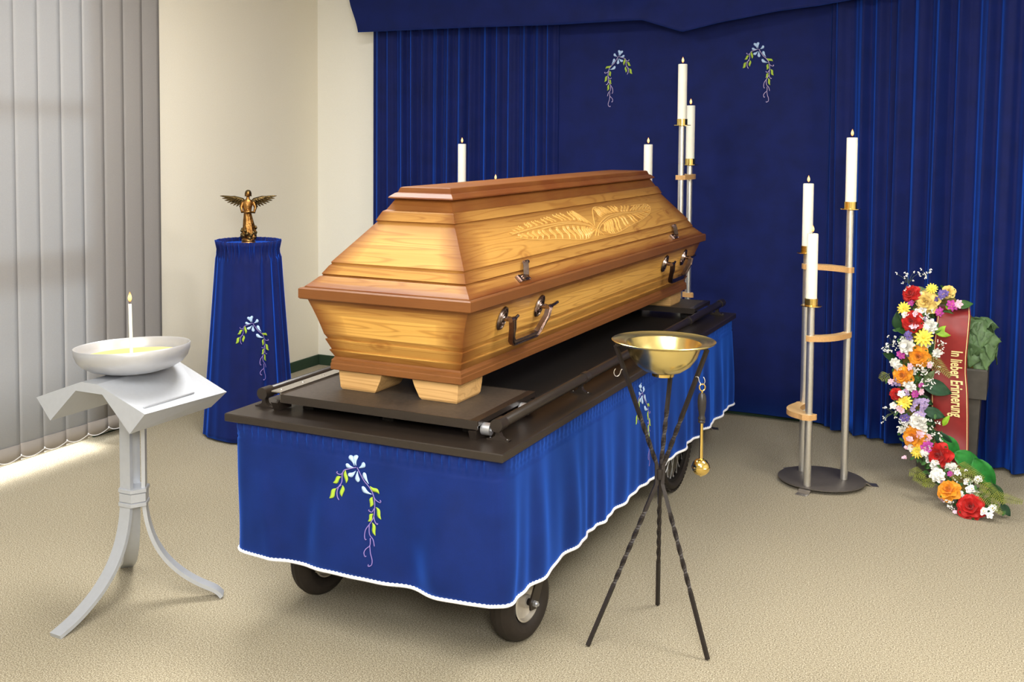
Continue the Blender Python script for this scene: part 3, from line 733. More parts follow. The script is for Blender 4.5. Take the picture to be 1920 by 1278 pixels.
def skirt_off(sv, v):
    """v 0 top..1 hem -> outward offset"""
    d = v**1.15
    front = sv < sFe+.04
    x = sv
    if front:
        d = d*(1-.62*v**4)
        o = .014*d + d*(.020*sin(x*17+1.2-v*1.5)+.013*sin(x*31+.4+v*2)+.009*sin(x*11-v*3)+.006*sin(x*47+v*4))
        o += .022*d*math.exp(-((x-.60-.18*v)/.062)**2)+.018*d*math.exp(-((x-.30+.02*v)/.035)**2)+.012*d*math.exp(-((x-.14-.05*v)/.03)**2)
    else:
        y = sv-sRs; d = d*(1-.35*v**4)
        k = (.5+.5*sin(y*24+2.6*sin(y*2.3)+1.2*sin(y*5.7+v)))**1.6*(.55+.45*sin(y*1.9+1)**2)
        o = .014*d + (.003+.022*d)*k+.005*d*sin(y*57+2*sin(y*9)+v)
        if sv > sRs+2.75: o *= .6
    co = math.exp(-((sv-(sFe+sRs)/2)/.10)**2); o -= .026*v**1.5*co
    wl = 1 if sv > STOT-2.9 else max(0, min(1, (.15-sv)/.12)); wl = wl*wl*(3-2*wl); o = o*(1-.7*wl)-.012*d*wl
    g = .0016*sin(x*210+3*sin(x*7))*(max(0, 1-abs(v-.03)/.10)) + .0012*sin(x*333)*max(0, 1-v/.12)
    if v < .12: o += g*(2.6 if front else 1.3)
    for vv in (.075, .115):
        o -= .0042*math.exp(-((v-vv)/.009)**2)
    return o
ZT, ZH = TH-.028, .257
def skirt_pt(sv, v, l=0):
    sv = sv % STOT; lo, hi = 0, len(SL)-1
    while lo < hi:
        mid = (lo+hi+1)//2
        if SL[mid] <= sv: lo = mid
        else: hi = mid-1
    p, nn = PER[lo]; q, n2 = PER[(lo+1) % len(PER)]; L = (SL[lo+1] if lo+1 < len(SL) else STOT)-SL[lo]; t_ = (sv-SL[lo])/L
    p = p.lerp(q, t_); nn = nn.lerp(n2, t_).normalized()
    r = p+nn*(skirt_off(sv, v)+l); zh = ZH+.003*sin(sv*5)-.008*math.exp(-((sv-(sFe+sRs)/2)/.12)**2)
    r.z = ZT+(zh-ZT)*v; return r
m = MB(); NV = 44; vsl = [(k/NV)**1.25 if k else 0 for k in range(NV+1)]
rings = [[skirt_pt(sv, v) for sv in SL] for v in vsl]
m.loft(rings, True, False, True); sk = obj('skirt', m, M['velvet'], tr, angle=80, solid=.0025)
m = MB(); pts = [skirt_pt(STOT*k/1100, 1.0, .002)+Vector((0,0,-.003+.0012*(k % 2))) for k in range(1101)]
m.tube(pts, [.0046+.0013*(k % 2) for k in range(1101)], 7); obj('braid_trim', m, M['braid'], sk)
emb(sk, lambda u, v, l: skirt_pt(sF+(-1.768+u)-(TX0+.018+CR), (ZT-(.590+v))/(ZT-ZH), .0022+l))
emb(sk, lambda u, v, l: skirt_pt(sRs+(4.125+u)-(TY0+.014+CR), (ZT-(.609+v))/(ZT-ZH), .0022+l))

# ------------------------------------------------------------------ coffin
CO = Vector((-1.761, 2.974, 0)); CA = .012; CL = 2.605
dv = Vector((sin(CA), cos(CA), 0)); sv_ = Vector((cos(CA), -sin(CA), 0))
def C_(w, t, z): return CO+sv_*w+dv*t+Vector((0,0,z))
class CM(MB):
    def fin(self):
        self.v = [tuple(C_(*p)) for p in self.v]; return self
co = thing('coffin', 'honey coloured spruce coffin with carved palm leaves on the lid', 'coffin', C_(0, CL/2, .76))
def frustum(levels, closed_top=True, closed_bot=True, curve=None):
    """levels: (w, e, z, edge_stain_top) ; four planked sides with stain along every panel edge"""
    m = CM(); m.gx = []
    def sm(d, w): return max(0, 1-d/w)**1.15
    for a, b in zip(levels[:-1], levels[1:]):
        w0, e0, z0, s0 = a; w1, e1, z1, s1 = b
        H = math.sqrt((z1-z0)**2+(w1-w0)**2); nv = max(1, min(8, int(H/.022)))
        for side in range(4):
            nu = 44 if side in (1, 3) else 16
            vs = []; keys = []
            for j in range(nv+1):
                v = j/nv; w = w0+(w1-w0)*v; e = e0+(e1-e0)*v; z = z0+(z1-z0)*v
                for i in range(nu+1):
                    u = i/nu; u = .5-.5*cos(PI*u) if side in (1, 3) else u
                    if side == 0: p = (-w+2*w*u, e, z); ln = 2*w
                    elif side == 1: p = (w, e+(CL-2*e)*u, z); ln = CL-2*e
                    elif side == 2: p = (w-2*w*u, CL-e, z); ln = 2*w
                    else: p = (-w, CL-e-(CL-2*e)*u, z); ln = CL-2*e
                    dc = min(u, 1-u)*ln
                    st = max(sm(dc, .24 if side in (1, 3) else .10)*.95, s0*sm(v*H, .085), s1*sm((1-v)*H, .085), min(s0, s1))
                    vs.append(p); keys.append(st)
            fs = [(j*(nu+1)+i, (j+1)*(nu+1)+i, (j+1)*(nu+1)+i+1, j*(nu+1)+i+1) for j in range(nv) for i in range(nu)]
            if z1 < z0 or True: pass
            o = m.add(vs, fs); m.gx += [0.0 if side in (1, 3) else 1.0]*len(fs)
            for k_, q in enumerate(keys): m.st[o+k_] = q
    for lv, top in ((levels[0], True), (levels[-1], False)):
        w, e, z, s_ = lv; o = m.add([(-w,e,z),(w,e,z),(w,CL-e,z),(-w,CL-e,z)], [(0,1,2,3) if top else (3,2,1,0)]); m.gx.append(0.0)
        for k_ in range(4): m.st[o+k_] = s_
    return m.fin()
# levels run from top to bottom
lid = [(.088,.287,1.418,.9),(.094,.280,1.416,.95),(.100,.272,1.400,1),(.106,.264,1.398,1),(.120,.247,1.386,1),(.121,.244,1.382,1),(.105,.266,1.377,1),(.108,.262,1.372,.9),(.124,.240,1.343,.9),(.131,.231,1.340,.5),(.134,.227,1.336,.5),(.147,.210,1.309,.15),(.143,.215,1.305,.7),
 (.146,.211,1.301,.55),(.243,.088,1.177,.15),(.241,.090,1.172,.6),(.247,.083,1.166,.35),(.262,.062,1.141,.25),(.259,.066,1.137,.8),(.266,.057,1.133,.45),(.284,.035,1.115,.6),(.297,.018,1.103,1),(.298,.016,1.100,1)]
o = obj('lid', frustum(lid), M['spruce'], co, angle=28)
rim = [(.306,.005,1.0995,1),(.311,0,1.096,1),(.311,0,1.067,1),(.307,.004,1.063,1)]
obj('rim', frustum(rim), M['spruce_rim'], co, angle=30)
bd = [(.291,.022,1.0628,1)]
for k in range(1, 8):
    q = k/8; bd.append((.291+(.250-.291)*q+.004*sin(PI*q)*-1, .022+(.068-.022)*q, 1.0628+(.928-1.0628)*q, max(0, .75-q*2.2)))
bd += [(.2462,.0725,.930,.3),(.2515,.0665,.9282,0),(.2508,.0675,.925,0),(.2375,.0825,.894,.3),(.2425,.077,.8922,0),(.2415,.078,.889,0),(.230,.091,.868,.7)]
obj('body', frustum(bd), M['spruce'], co, angle=28)
pl = [(.231,.090,.868,.8),(.234,.087,.862,.8),(.238,.082,.858,.8),(.238,.082,.849,.8),(.240,.080,.846,.8),(.240,.080,.828,.8),(.238,.082,.826,.8)]
obj('plinth', frustum(pl), M['spruce_rim'], co, angle=30)
for sw in (-1, 1):
    for fe in (0, 1):
        m = CM(); rings = []
        for z, wo, wi, f0, f1 in ((.826,.219,.055,.098,.272),(.800,.218,.064,.100,.269),(.767,.215,.080,.102,.264),(.760,.211,.086,.106,.258)):
            a, b = (wi, wo); t0, t1 = f0, f1
            if fe: t0, t1 = CL-f0, CL-f1
            q = [(a*sw,t0,z),(b*sw,t0,z),(b*sw,t1,z),(a*sw,t1,z)]
            rings.append(q if (sw > 0) != bool(fe) else q[::-1])
        m.loft(rings, True, True); m.gx = [1.0]*len(m.f); m.st = {0:0}
        obj('foot', m.fin(), M['spruce_pale'], co, smooth=False)
# carving on the right lid panel
PN = Vector((.125, 0, .098)).normalized()
def pw(t_, z, l=0):
    k = (1.301-z)/(1.301-1.177); w = .146+(.243-.146)*k
    n2 = Vector((1.301-1.177, 0, .243-.146)).normalized(); return Vector((w, t_, z))+Vector((n2.x, 0, n2.z))*l
LM = [(0.557,1.25),(0.638,1.252),(0.761,1.256),(0.92,1.258),(1.08,1.255),(1.199,1.244),(1.267,1.231),(1.305,1.217),(1.346,1.19)]
LM2 = [(0.809,1.248),(0.99,1.252),(1.109,1.248),(1.221,1.236),(1.272,1.225),(1.324,1.193)]
LT = [(0.549,1.256),(0.684,1.276),(0.842,1.282),(0.992,1.29),(1.173,1.292),(1.208,1.287),(1.264,1.259),(1.308,1.224)]
LB = [(0.566,1.238),(0.673,1.225),(0.769,1.216),(0.909,1.207),(1.052,1.194),(1.146,1.187),(1.201,1.193),(1.272,1.21)]
RM = [(1.255,1.192),(1.316,1.213),(1.404,1.234),(1.541,1.252),(1.701,1.252),(1.859,1.248),(2.094,1.251)]
RM2 = [(1.284,1.19),(1.327,1.209),(1.408,1.228),(1.538,1.245),(1.691,1.248)]
RT = [(1.318,1.226),(1.381,1.268),(1.432,1.290),(1.521,1.290),(1.712,1.283),(1.916,1.274),(2.077,1.271),(2.103,1.253)]
RB = [(1.361,1.207),(1.415,1.19),(1.491,1.185),(1.698,1.2),(1.902,1.215),(2.038,1.232),(2.103,1.253)]
m = CM()
def pline(P_): return smooth_path([(a, b, 0) for a, b in P_], 5)
def groove(pp, r=.0030, l=.0004):
    m.tube([pw(q.x, q.y, l) for q in pp], [r*.5]+[r]*(len(pp)-2)+[r*.4], 6)
for P_ in (LM, LM2, RM, RM2): groove(pline(P_), .0026)
groove(pline(LT)[22:], .0022); groove(pline(RT)[:14], .0022); groove(pline(RT)[24:], .0022); groove(pline(RB), .0018); groove(pline(LB), .0016)
def barbs(mid, out, n, m0, m1, o0, o1, curve):
    A = pline(mid); B_ = pline(out)
    for k in range(n):
        u = k/(n-1); a = A[int((m0+(m1-m0)*u)*(len(A)-1))]; b = B_[int((o0+(o1-o0)*u)*(len(B_)-1))]
        a = a.lerp(b, .20); d = b-a; pts = [a+d*q+Vector((curve*sin(PI*2*q),0,0)) for q in (0,.2,.4,.6,.8,1)]
        groove(pts, .0030)
        pts2 = [p+Vector((.012,0,0))+(a-p)*.15 for p in pts]; groove(pts2, .0020)
barbs(LM, LT, 20, .06, .78, .02, .74, .008); barbs(LM, LB, 17, .10, .80, .06, .97, -.010)
barbs(RM, RT, 19, .42, .97, .26, .95, -.008); barbs(RM, RB, 17, .38, .95, .12, .93, .008)
obj('palm_leaf_carving', m.fin(), M['carve'], co)
# handles
def bodyw(z, l=0): return .291+(.229-.291)*(1.0628-z)/(1.0628-.868)+l
def handle(t0, t1):
    m = CM(); ang = math.atan2(.062, .195)
    RMx = Matrix.Rotation(PI/2+ang*0, 3, 'Y')
    zc = 1.004; w0 = bodyw(zc)
    m = CM(); a = Vector((w0+.038,t0,zc-.002)); b = Vector((w0+.034,t0+.010,zc-.03)); c = Vector((w0+.014,t0+.045,.919)); d = Vector((w0+.014,t1-.045,.919)); e_ = Vector((w0+.034,t1-.010,zc-.03)); f_ = Vector((w0+.038,t1,zc-.002))
    pts = [a, b, c+Vector((.003,-.006,.012)), c+Vector((0,.012,0)), d+Vector((0,-.012,0)), d+Vector((.003,.006,.012)), e_, f_]
    m.tube(pts, 1, sq=(.0082,.0108), up=(1,0,0))
    for off in (-.0066, .0066):
        m.tube([p+Vector((.0088,0,0))+((Vector((0,0,1)) if 1 < i < 6 else Vector((0,1,0)))*off) for i, p in enumerate(pts)], .0019, 6)
    h = obj('handle', m.fin(), M['antique'], co, angle=30)
    for t_, e1 in ((t0, .045), (t1, .078)):
        m = CM(); prof = [(.0001,.012),(.010,.012),(.012,.008),(.018,.006),(.020,.010),(.023,.010),(.025,.005),(.031,.004),(.033,.007),(.037,.007),(.039,.003),(.040,0)]; rings = []
        for r, h_ in prof[::-1]:
            rings.append([(w0+h_+(r*1.0*cos(2*PI*k/32))*.30, t_+r*.74*sin(2*PI*k/32), zc+r*1.0*cos(2*PI*k/32)) for k in range(32)])
        m.loft(rings, True, True); obj('rosette', m.fin(), M['antique'], h, angle=30)
        m = CM(); m.tube([(w0+.002,t_,zc),(w0+.028,t_,zc),(w0+.040,t_,zc-.002)], .0085, 12)
        m.tube([(w0+.036,t_-.013,zc-.001),(w0+.036,t_+.022,zc-.001),(w0+.036,t_+.026,zc),(w0+.037,t_+e1,zc+.006)], [.0085,.0085,.0055,.005], 12)
        obj('pivot', m.fin(), M['antique'], h, angle=40)
handle(.300, .600); handle(2.045, 2.345)
def latch(t_):
    m = CM(); n2 = Vector((.036,0,.035)).normalized(); dn = Vector((.036,0,-.035)).normalized()
    base = Vector((.283,t_,1.118))
    def bx(c, hu, hv, h0, h1):
        r0 = [c+Vector((0,hu*a,0))+dn*hv*b+n2*h0 for a, b in ((-1,-1),(1,-1),(1,1),(-1,1))]; r1 = [p+n2*(h1-h0) for p in r0]; m.loft([r0, r1], True, True)
    bx(base, .040, .013, 0, .006); bx(base+Vector((0,-.030,0)), .003, .013, .006, .009); bx(base+Vector((0,-.022,0)), .002, .013, .006, .009); bx(base+Vector((0,.037,0)), .002, .013, .006, .008)
    m.tube([base+n2*.005, base+n2*.014], .008, 12)
    l = obj('latch', m.fin(), M['antique'], co, smooth=False)
    m = CM(); p0 = base+n2*.012+Vector((0,.012,0)); p1 = base+n2*.020-dn*.03+Vector((0,.045,0)); p2 = base+n2*.018-dn*.048+Vector((0,.072,0))
    m.tube([p0, p1, p2], 1, sq=(.006,.009)); m.tube([p2-Vector((0,.012,0)), p2+Vector((0,.020,0))], .007, 8)
    obj('latch_lever', m.fin(), M['antique'], l, smooth=False)
latch(.435); latch(2.148)

# ------------------------------------------------------------------ tripod with brass bowl
TC = Vector((-1.0, 3.412, 0))
tp = thing('tripod_stand', 'twisted wrought iron tripod carrying a brass bowl in front of the trolley', 'stand', TC)
feet = [(-1.175,3.251),(-.821,3.336),(-1.072,3.653)]; tops = [(-1.128,3.345),(-.858,3.412),(-1.0,3.552)]
for (fx, fy), (ax, ay) in zip(feet, tops):
    F_ = Vector((fx,fy,.004)); d = (Vector((fx,fy,0))-TC).normalized(); tp_ = Vector((ax,ay,.938)); d2 = (Vector((ax,ay,0))-TC).normalized()
    h0 = TC+d*.011+Vector((0,0,.50)); h1 = TC+d2*.011+Vector((0,0,.56))
    pts = [F_.lerp(h0, k/60) for k in range(60)]+[h0, (h0+h1)/2, h1]+[h1.lerp(tp_, k/40) for k in range(1, 41)]
    m = MB(); m.tube(pts, 1, sq=(.0058,.0058), twist=0)
    # twist the straight stretches
    m = MB(); rings = []; u = Vector((0,0,1))
    acc = 0
    for i, p in enumerate(pts):
        t_ = (pts[min(i+1,len(pts)-1)]-pts[max(i-1,0)]).normalized(); a = t_.cross(Vector((.3,1,0))).normalized(); b = t_.cross(a)
        fr_ = i/(len(pts)-1); tw = 1 if (.22 < fr_ < .50 or .62 < fr_ < .78) else 0
        if i: acc += (pts[i]-pts[i-1]).length*tw*34
        rings.append([p+(a*cos(acc+q)+b*sin(acc+q))*.0076 for q in (PI/4, 3*PI/4, 5*PI/4, 7*PI/4)])
    m.loft(rings, True, True)
    inw = (TC-Vector((ax,ay,0))).normalized(); m.tube([tp_, tp_+Vector((0,0,.0035))+inw*.006, tp_+Vector((0,0,.003))+inw*.014], 1, sq=(.0055,.006))
    obj('leg', m, M['iron'], tp, smooth=False)
m = MB(); m.lathe([(.006,.512),(.0135,.514),(.014,.53),(.0135,.546),(.006,.548)], TC, 12); obj('hub', m, M['iron'], tp, angle=30)
def hook(px, py, pz, ddir):
    d = Vector(ddir).normalized(); P0 = Vector((px,py,pz)); pts = []
    for u, v in ((0,0),(.006,.001),(.010,-.004),(.012,-.012),(.018,-.020),(.026,-.020),(.031,-.012),(.030,-.003),(.026,.003)):
        pts.append(P0+d*u+Vector((0,0,v)))
    m = MB(); m.tube(smooth_path(pts, 4), .0013, 6); return m
lL = Vector((-1.0,3.412,.56)).lerp(Vector((-1.128,3.345,.938)), .78); lR = Vector((-1.0,3.412,.56)).lerp(Vector((-.858,3.412,.938)), .76)
obj('hook', hook(lL.x-.004, lL.y-.004, lL.z+.006, (-.88,-.47,0)), M['steel'], tp)
obj('hook', hook(lR.x+.002, lR.y-.008, lR.z+.004, (.88,-.2,0)), M['steel'], tp)
bb = thing('brass_bowl', 'polished brass bowl with wide flat rim resting on the iron tripod', 'bowl', (-1.0, 3.412, .85))
m = MB(); prof = [(.0001,.848),(.030,.848),(.034,.852),(.058,.858),(.084,.876),(.103,.902),(.114,.930),(.118,.943),(.124,.9455),(.150,.947),(.158,.951),(.1605,.954),(.159,.9555),(.150,.951),(.126,.949),(.116,.946),(.110,.930),(.099,.904),(.081,.880),(.056,.862),(.0001,.856)]
m.lathe(prof, (-.995,3.412,0), 96, caps=False); obj('bowl_shell', m, M['brass_satin'], bb, angle=40)
m = MB(); m.lathe([(.030,.848),(.031,.842),(.034,.842),(.035,.851)], (-.995,3.412,0), 40, caps=False); obj('foot_ring', m, M['brass'], bb, angle=40)
# sprinkler
sx, sy = lR.x+.002+.88/.9025*.022*.975, lR.y-.008-.004
sx, sy = lR.x+.024, lR.y-.013
zt = lR.z+.004-.019
sp = thing('holy_water_sprinkler', 'brass holy water sprinkler with black handle hanging from the tripod hook', 'sprinkler', (sx, sy, zt))
m = MB(); ring = [(sx+.0095*cos(a)*.8, sy+.0095*cos(a)*.5, zt-.0105+.0105*sin(a)) for a in [2*PI*k/20 for k in range(21)]]
m.tube(ring, .0022, 8, caps=False); m.cyl((sx,sy,zt-.021), (sx,sy,zt-.030), .003, 10); obj('ring', m, M['brass'], sp)
m = MB(); m.lathe([(.0001,zt-.027),(.008,zt-.028),(.0115,zt-.036),(.0135,zt-.052),(.0125,zt-.072),(.0095,zt-.090),(.0085,zt-.098),(.0115,zt-.106),(.0115,zt-.109),(.009,zt-.112),(.0115,zt-.116),(.010,zt-.120),(.0001,zt-.121)], (sx,sy,0), 24); obj('grip', m, M['handle_black'], sp, angle=50)
m = MB(); m.lathe([(.0001,zt-.121),(.0052,zt-.1215),(.0058,zt-.20),(.0062,zt-.236),(.0001,zt-.237)], (sx,sy,0), 18); obj('rod', m, M['brass'], sp, angle=50)
zb = zt-.258
m = MB(); m.lathe([(.0001,zb-.031),(.003,zb-.030),(.004,zb-.0275)]+[(.0275*sin(a), zb-.0275*cos(a)) for a in [PI*k/20 for k in range(1, 10)]]+[(.0275,zb-.003),(.0285,zb-.002),(.0285,zb+.001),(.0275,zb+.002)]+[(.0275*sin(a), zb-.0275*cos(a)) for a in [PI*k/20 for k in range(11, 20)]]+[(.0001,zb+.0275)], (sx,sy,0), 40)
obj('sprinkler_ball', m, M['brass'], sp, angle=25)

# ------------------------------------------------------------------ floor vase and flower wreath
M['vase'] = simple('weathered_grey_planter', (72,68,62), .18, 25, rough=.6, spec=.4)
for k_, c_ in dict(rr=(196,30,26), ro=(240,158,40), rc=(250,218,130), dy=(246,222,84), cw=(246,244,236), bw=(250,248,242), vi=(112,94,168), li=(178,158,206), mg=(186,66,160), pk=(246,198,216)).items():
    t = NT('petal_'+{'rr':'red','ro':'orange','rc':'cream_yellow','dy':'lemon','cw':'white','bw':'warm_white','vi':'violet','li':'lilac','mg':'magenta','pk':'pale_pink'}[k_]); tc = t.n('ShaderNodeTexCoord'); n = t.n('ShaderNodeTexNoise', s_Scale=45.0, s_Detail=3.0); t.l(tc.outputs['Object'], n.inputs[0])
    c = lin(c_); t.l(t.ramp(n.outputs[0], [(.3, tuple(v*.72 for v in c[:3])), (.7, tuple(min(1, v*1.12) for v in c[:3]))]), t.b.inputs['Base Color']); pset(t.b, rough=.55, spec=.3, sheen=.15); M['p_'+k_] = t.m
for k_, c_ in dict(dg=(38,72,40), dk=(44,78,56), mg=(62,104,50), lm=(142,184,44), sg=(122,142,98), bg=(38,122,48), iv=(88,116,76), fe=(116,124,46), st=(120,142,92)).items():
    t = NT('foliage_'+{'dg':'dark','dk':'deep','mg':'mid','lm':'lime','sg':'sage','bg':'bright','iv':'ivy','fe':'fern','st':'stem'}[k_]); tc = t.n('ShaderNodeTexCoord'); n = t.n('ShaderNodeTexNoise', s_Scale=38.0, s_Detail=4.0); t.l(tc.outputs['Object'], n.inputs[0])
    c = lin(c_); t.l(t.ramp(n.outputs[0], [(.3, tuple(v*.7 for v in c[:3])), (.7, tuple(min(1, v*1.25) for v in c[:3]))]), t.b.inputs['Base Color']); pset(t.b, rough=.5, spec=.35); M['f_'+k_] = t.m
M['eye'] = simple('yellow_flower_eye', (236,196,60), .1, 200, rough=.7)
M['moss'] = simple('dry_moss', (112,98,44), .4, 120, rough=.95)
M['ribbon'] = simple('wine_red_ribbon', (136,34,34), .08, 30, rough=.42, spec=.4, sheen=.2)
M['goldthread'] = simple('gold_print', (246,226,160), .03, 100, rough=.4)
VC = (-.300, 5.68)
def sq(h, z): return [(VC[0]-h,VC[1]-h,z),(VC[0]+h,VC[1]-h,z),(VC[0]+h,VC[1]+h,z),(VC[0]-h,VC[1]+h,z)]
va = thing('floor_vase', 'tall dark grey square tapered planter carrying the flower wreath', 'planter', (VC[0],VC[1],0))
m = MB(); m.loft([sq(.118,0),sq(.120,.006),sq(.136,.41),sq(.136,.44)], True, True); obj('tapered_body', m, M['vase'], va, smooth=False)
m = MB(); m.loft([sq(.137,.415),sq(.160,.418),sq(.163,.545),sq(.158,.552),sq(.140,.552),sq(.135,.50),sq(.05,.50)], True, True); obj('collar', m, M['vase'], va, smooth=False)

FL_ = thing('flower_wreath', 'cascading artificial flower wreath with wine red ribbon leaning on the dark planter', 'flower arrangement', (-.3,5.36,0))
def frame_(n):
    n = Vector(n).normalized(); u = Vector((0,0,1)).cross(n); u = u.normalized() if u.length > .1 else Vector((1,0,0)); return u, n.cross(u), n
def petal(m, c, n, ang, r0, L, W, lift, curl=.3, cup=.2, N=5, twist=0):
    """one petal leaving the flower axis; lift = elevation angle of petal from the flower plane"""
    u, v, n = frame_(n); d = u*cos(ang)+v*sin(ang); w = n.cross(d); vs = []
    for i in range(N+1):
        s = i/N; a = lift-curl*s; q = Vector(c)+d*(r0+L*s*cos(a))+n*(L*s*sin(a)); ww = W*max(0.04, sin(PI*(s*.78+.13)))**.8
        for j in (-1, -.5, 0, .5, 1): vs.append(q+w*ww*j+n*(cup*W*(j*j))-n*(.02*W))
    m.add(vs, [(i*5+j, i*5+j+1, (i+1)*5+j+1, (i+1)*5+j) for i in range(N) for j in range(4)])
rnd = random.Random(21)
def norm_at(x, y, z):
    return Vector((-.32+rnd.uniform(-.25,.35), -1, .30+rnd.uniform(-.2,.3))) if z > .2 else Vector((-.25+rnd.uniform(-.2,.3), -1, .75+rnd.uniform(-.2,.2)))
NAMES = dict(rr='red_rose', ro='orange_rose', rc='cream_rose', dy='yellow_daisy', cw='white_carnation', bw='white_blossom', vi='violet_blossom', li='lilac_cluster', mg='magenta_blossom', pk='pink_blossom')
def flower(k, x, y, z, r):
    c = Vector((x,y,z)); n = norm_at(x, y, z); m = MB(); mats = [M['p_'+k], M['eye'], M['f_mg']]
    a0 = rnd.uniform(0, 6.28); u, v, nn = frame_(n)
    if k in ('rr','ro','rc'):
        m.mi = 2
        for i in range(5): petal(m, c-nn*r*.35, n, a0+i*1.256, r*.1, r*.8, r*.16, .1, -.1, .1)
        m.mi = 0
        for i in range(6): petal(m, c-nn*r*.22, n, a0+i*1.047, r*.12, r*.92, r*.52, .35, .55, .28)
        for i in range(5): petal(m, c-nn*r*.15, n, a0+.5+i*1.256, r*.10, r*.74, r*.46, .80, .6, .35)
        for i in range(5): petal(m, c-nn*r*.10, n, a0+.2+i*1.256, r*.08, r*.58, r*.38, 1.12, .45, .45)
        for i in range(4): petal(m, c-nn*r*.05, n, a0+.9+i*1.57, r*.05, r*.48, r*.28, 1.35, .25, .6)
        # spiral heart
        rings = []
        for i in range(26):
            a = a0+i*.42; rad = r*(.04+.008*i); rings.append([c+(u*cos(a)+v*sin(a))*rad+nn*r*.05, c+(u*cos(a)+v*sin(a))*(rad*.9)+nn*r*(.40-.002*i)])
        m.loft(rings, False, False)
    elif k == 'dy':
        for i in range(13): petal(m, c, n, a0+i*.483, r*.1, r*.92, r*.16, .25+rnd.uniform(-.1,.2), .3, .15)
        for i in range(9): petal(m, c+nn*.002, n, a0+.2+i*.698, r*.08, r*.62, r*.14, .6, .3, .15)
        m.mi = 1; m.ball(c+nn*r*.1, r*.16, 8, 6)
    elif k == 'cw':
        for lay in range(4):
            for i in range(8-lay): petal(m, c-nn*r*(.25-.05*lay), n, a0+lay*.4+i*6.283/(8-lay), r*.06, r*(.95-.16*lay), r*.34, .3+.32*lay, .35+rnd.uniform(-.2,.2), rnd.uniform(.2,.7))
    elif k == 'bw':
        for i in range(5): petal(m, c, n, a0+i*1.256, r*.05, r*.95, r*.46, .35, .4, .3)
        for i in range(4): petal(m, c, n, a0+.6+i*1.57, r*.05, r*.6, r*.36, .95, .5, .4)
        m.mi = 1; m.ball(c+nn*r*.12, r*.12, 6, 4)
    else:
        cnt = 3 if k == 'pk' else 5 if k in ('vi','mg') else 11
        for j in range(cnt):
            rr_ = r*(.62 if cnt < 11 else .34); q = c+(u*rnd.uniform(-1,1)+v*rnd.uniform(-1,1))*r*(.4 if cnt < 11 else .75)+nn*rnd.uniform(-.1,.35)*r
            nj = nn+Vector((rnd.uniform(-.4,.4), rnd.uniform(-.2,.2), rnd.uniform(-.4,.4))); a1 = rnd.uniform(0, 6)
            for i in range(5): petal(m, q, nj, a1+i*1.256, rr_*.05, rr_, rr_*.42, .3, .3, .25, 4)
            m.mi = 1; m.ball(q+nj.normalized()*rr_*.1, rr_*.12, 6, 4); m.mi = 0
    obj(NAMES[k], m, mats, FL_, angle=60)
def leaf(m, c, dirv, n, L, W, fold=.25, droop=.3, lobes=False):
    d = Vector(dirv).normalized(); n = Vector(n); n = (n-d*n.dot(d)).normalized(); w = n.cross(d); N = 8; vs = []
    for i in range(N+1):
        s = i/N
        if lobes: ww = W*(interp(s, [0,.12,.3,.45,.6,.8,1], [.15,.95,.62,.80,.5,.28,.01]))
        else: ww = W*max(.015, sin(PI*s**.8))**.9
        q = Vector(c)-d*L/2+d*L*s+n*(-droop*L*(s-.4)**2*1.2)
        for j in (-1, -.5, 0, .5, 1): vs.append(q+w*ww*j+n*abs(j)*fold*W+n*(.03*W*sin(s*18+j*3)))
    m.add(vs, [(i*5+j, i*5+j+1, (i+1)*5+j+1, (i+1)*5+j) for i in range(N) for j in range(4)])
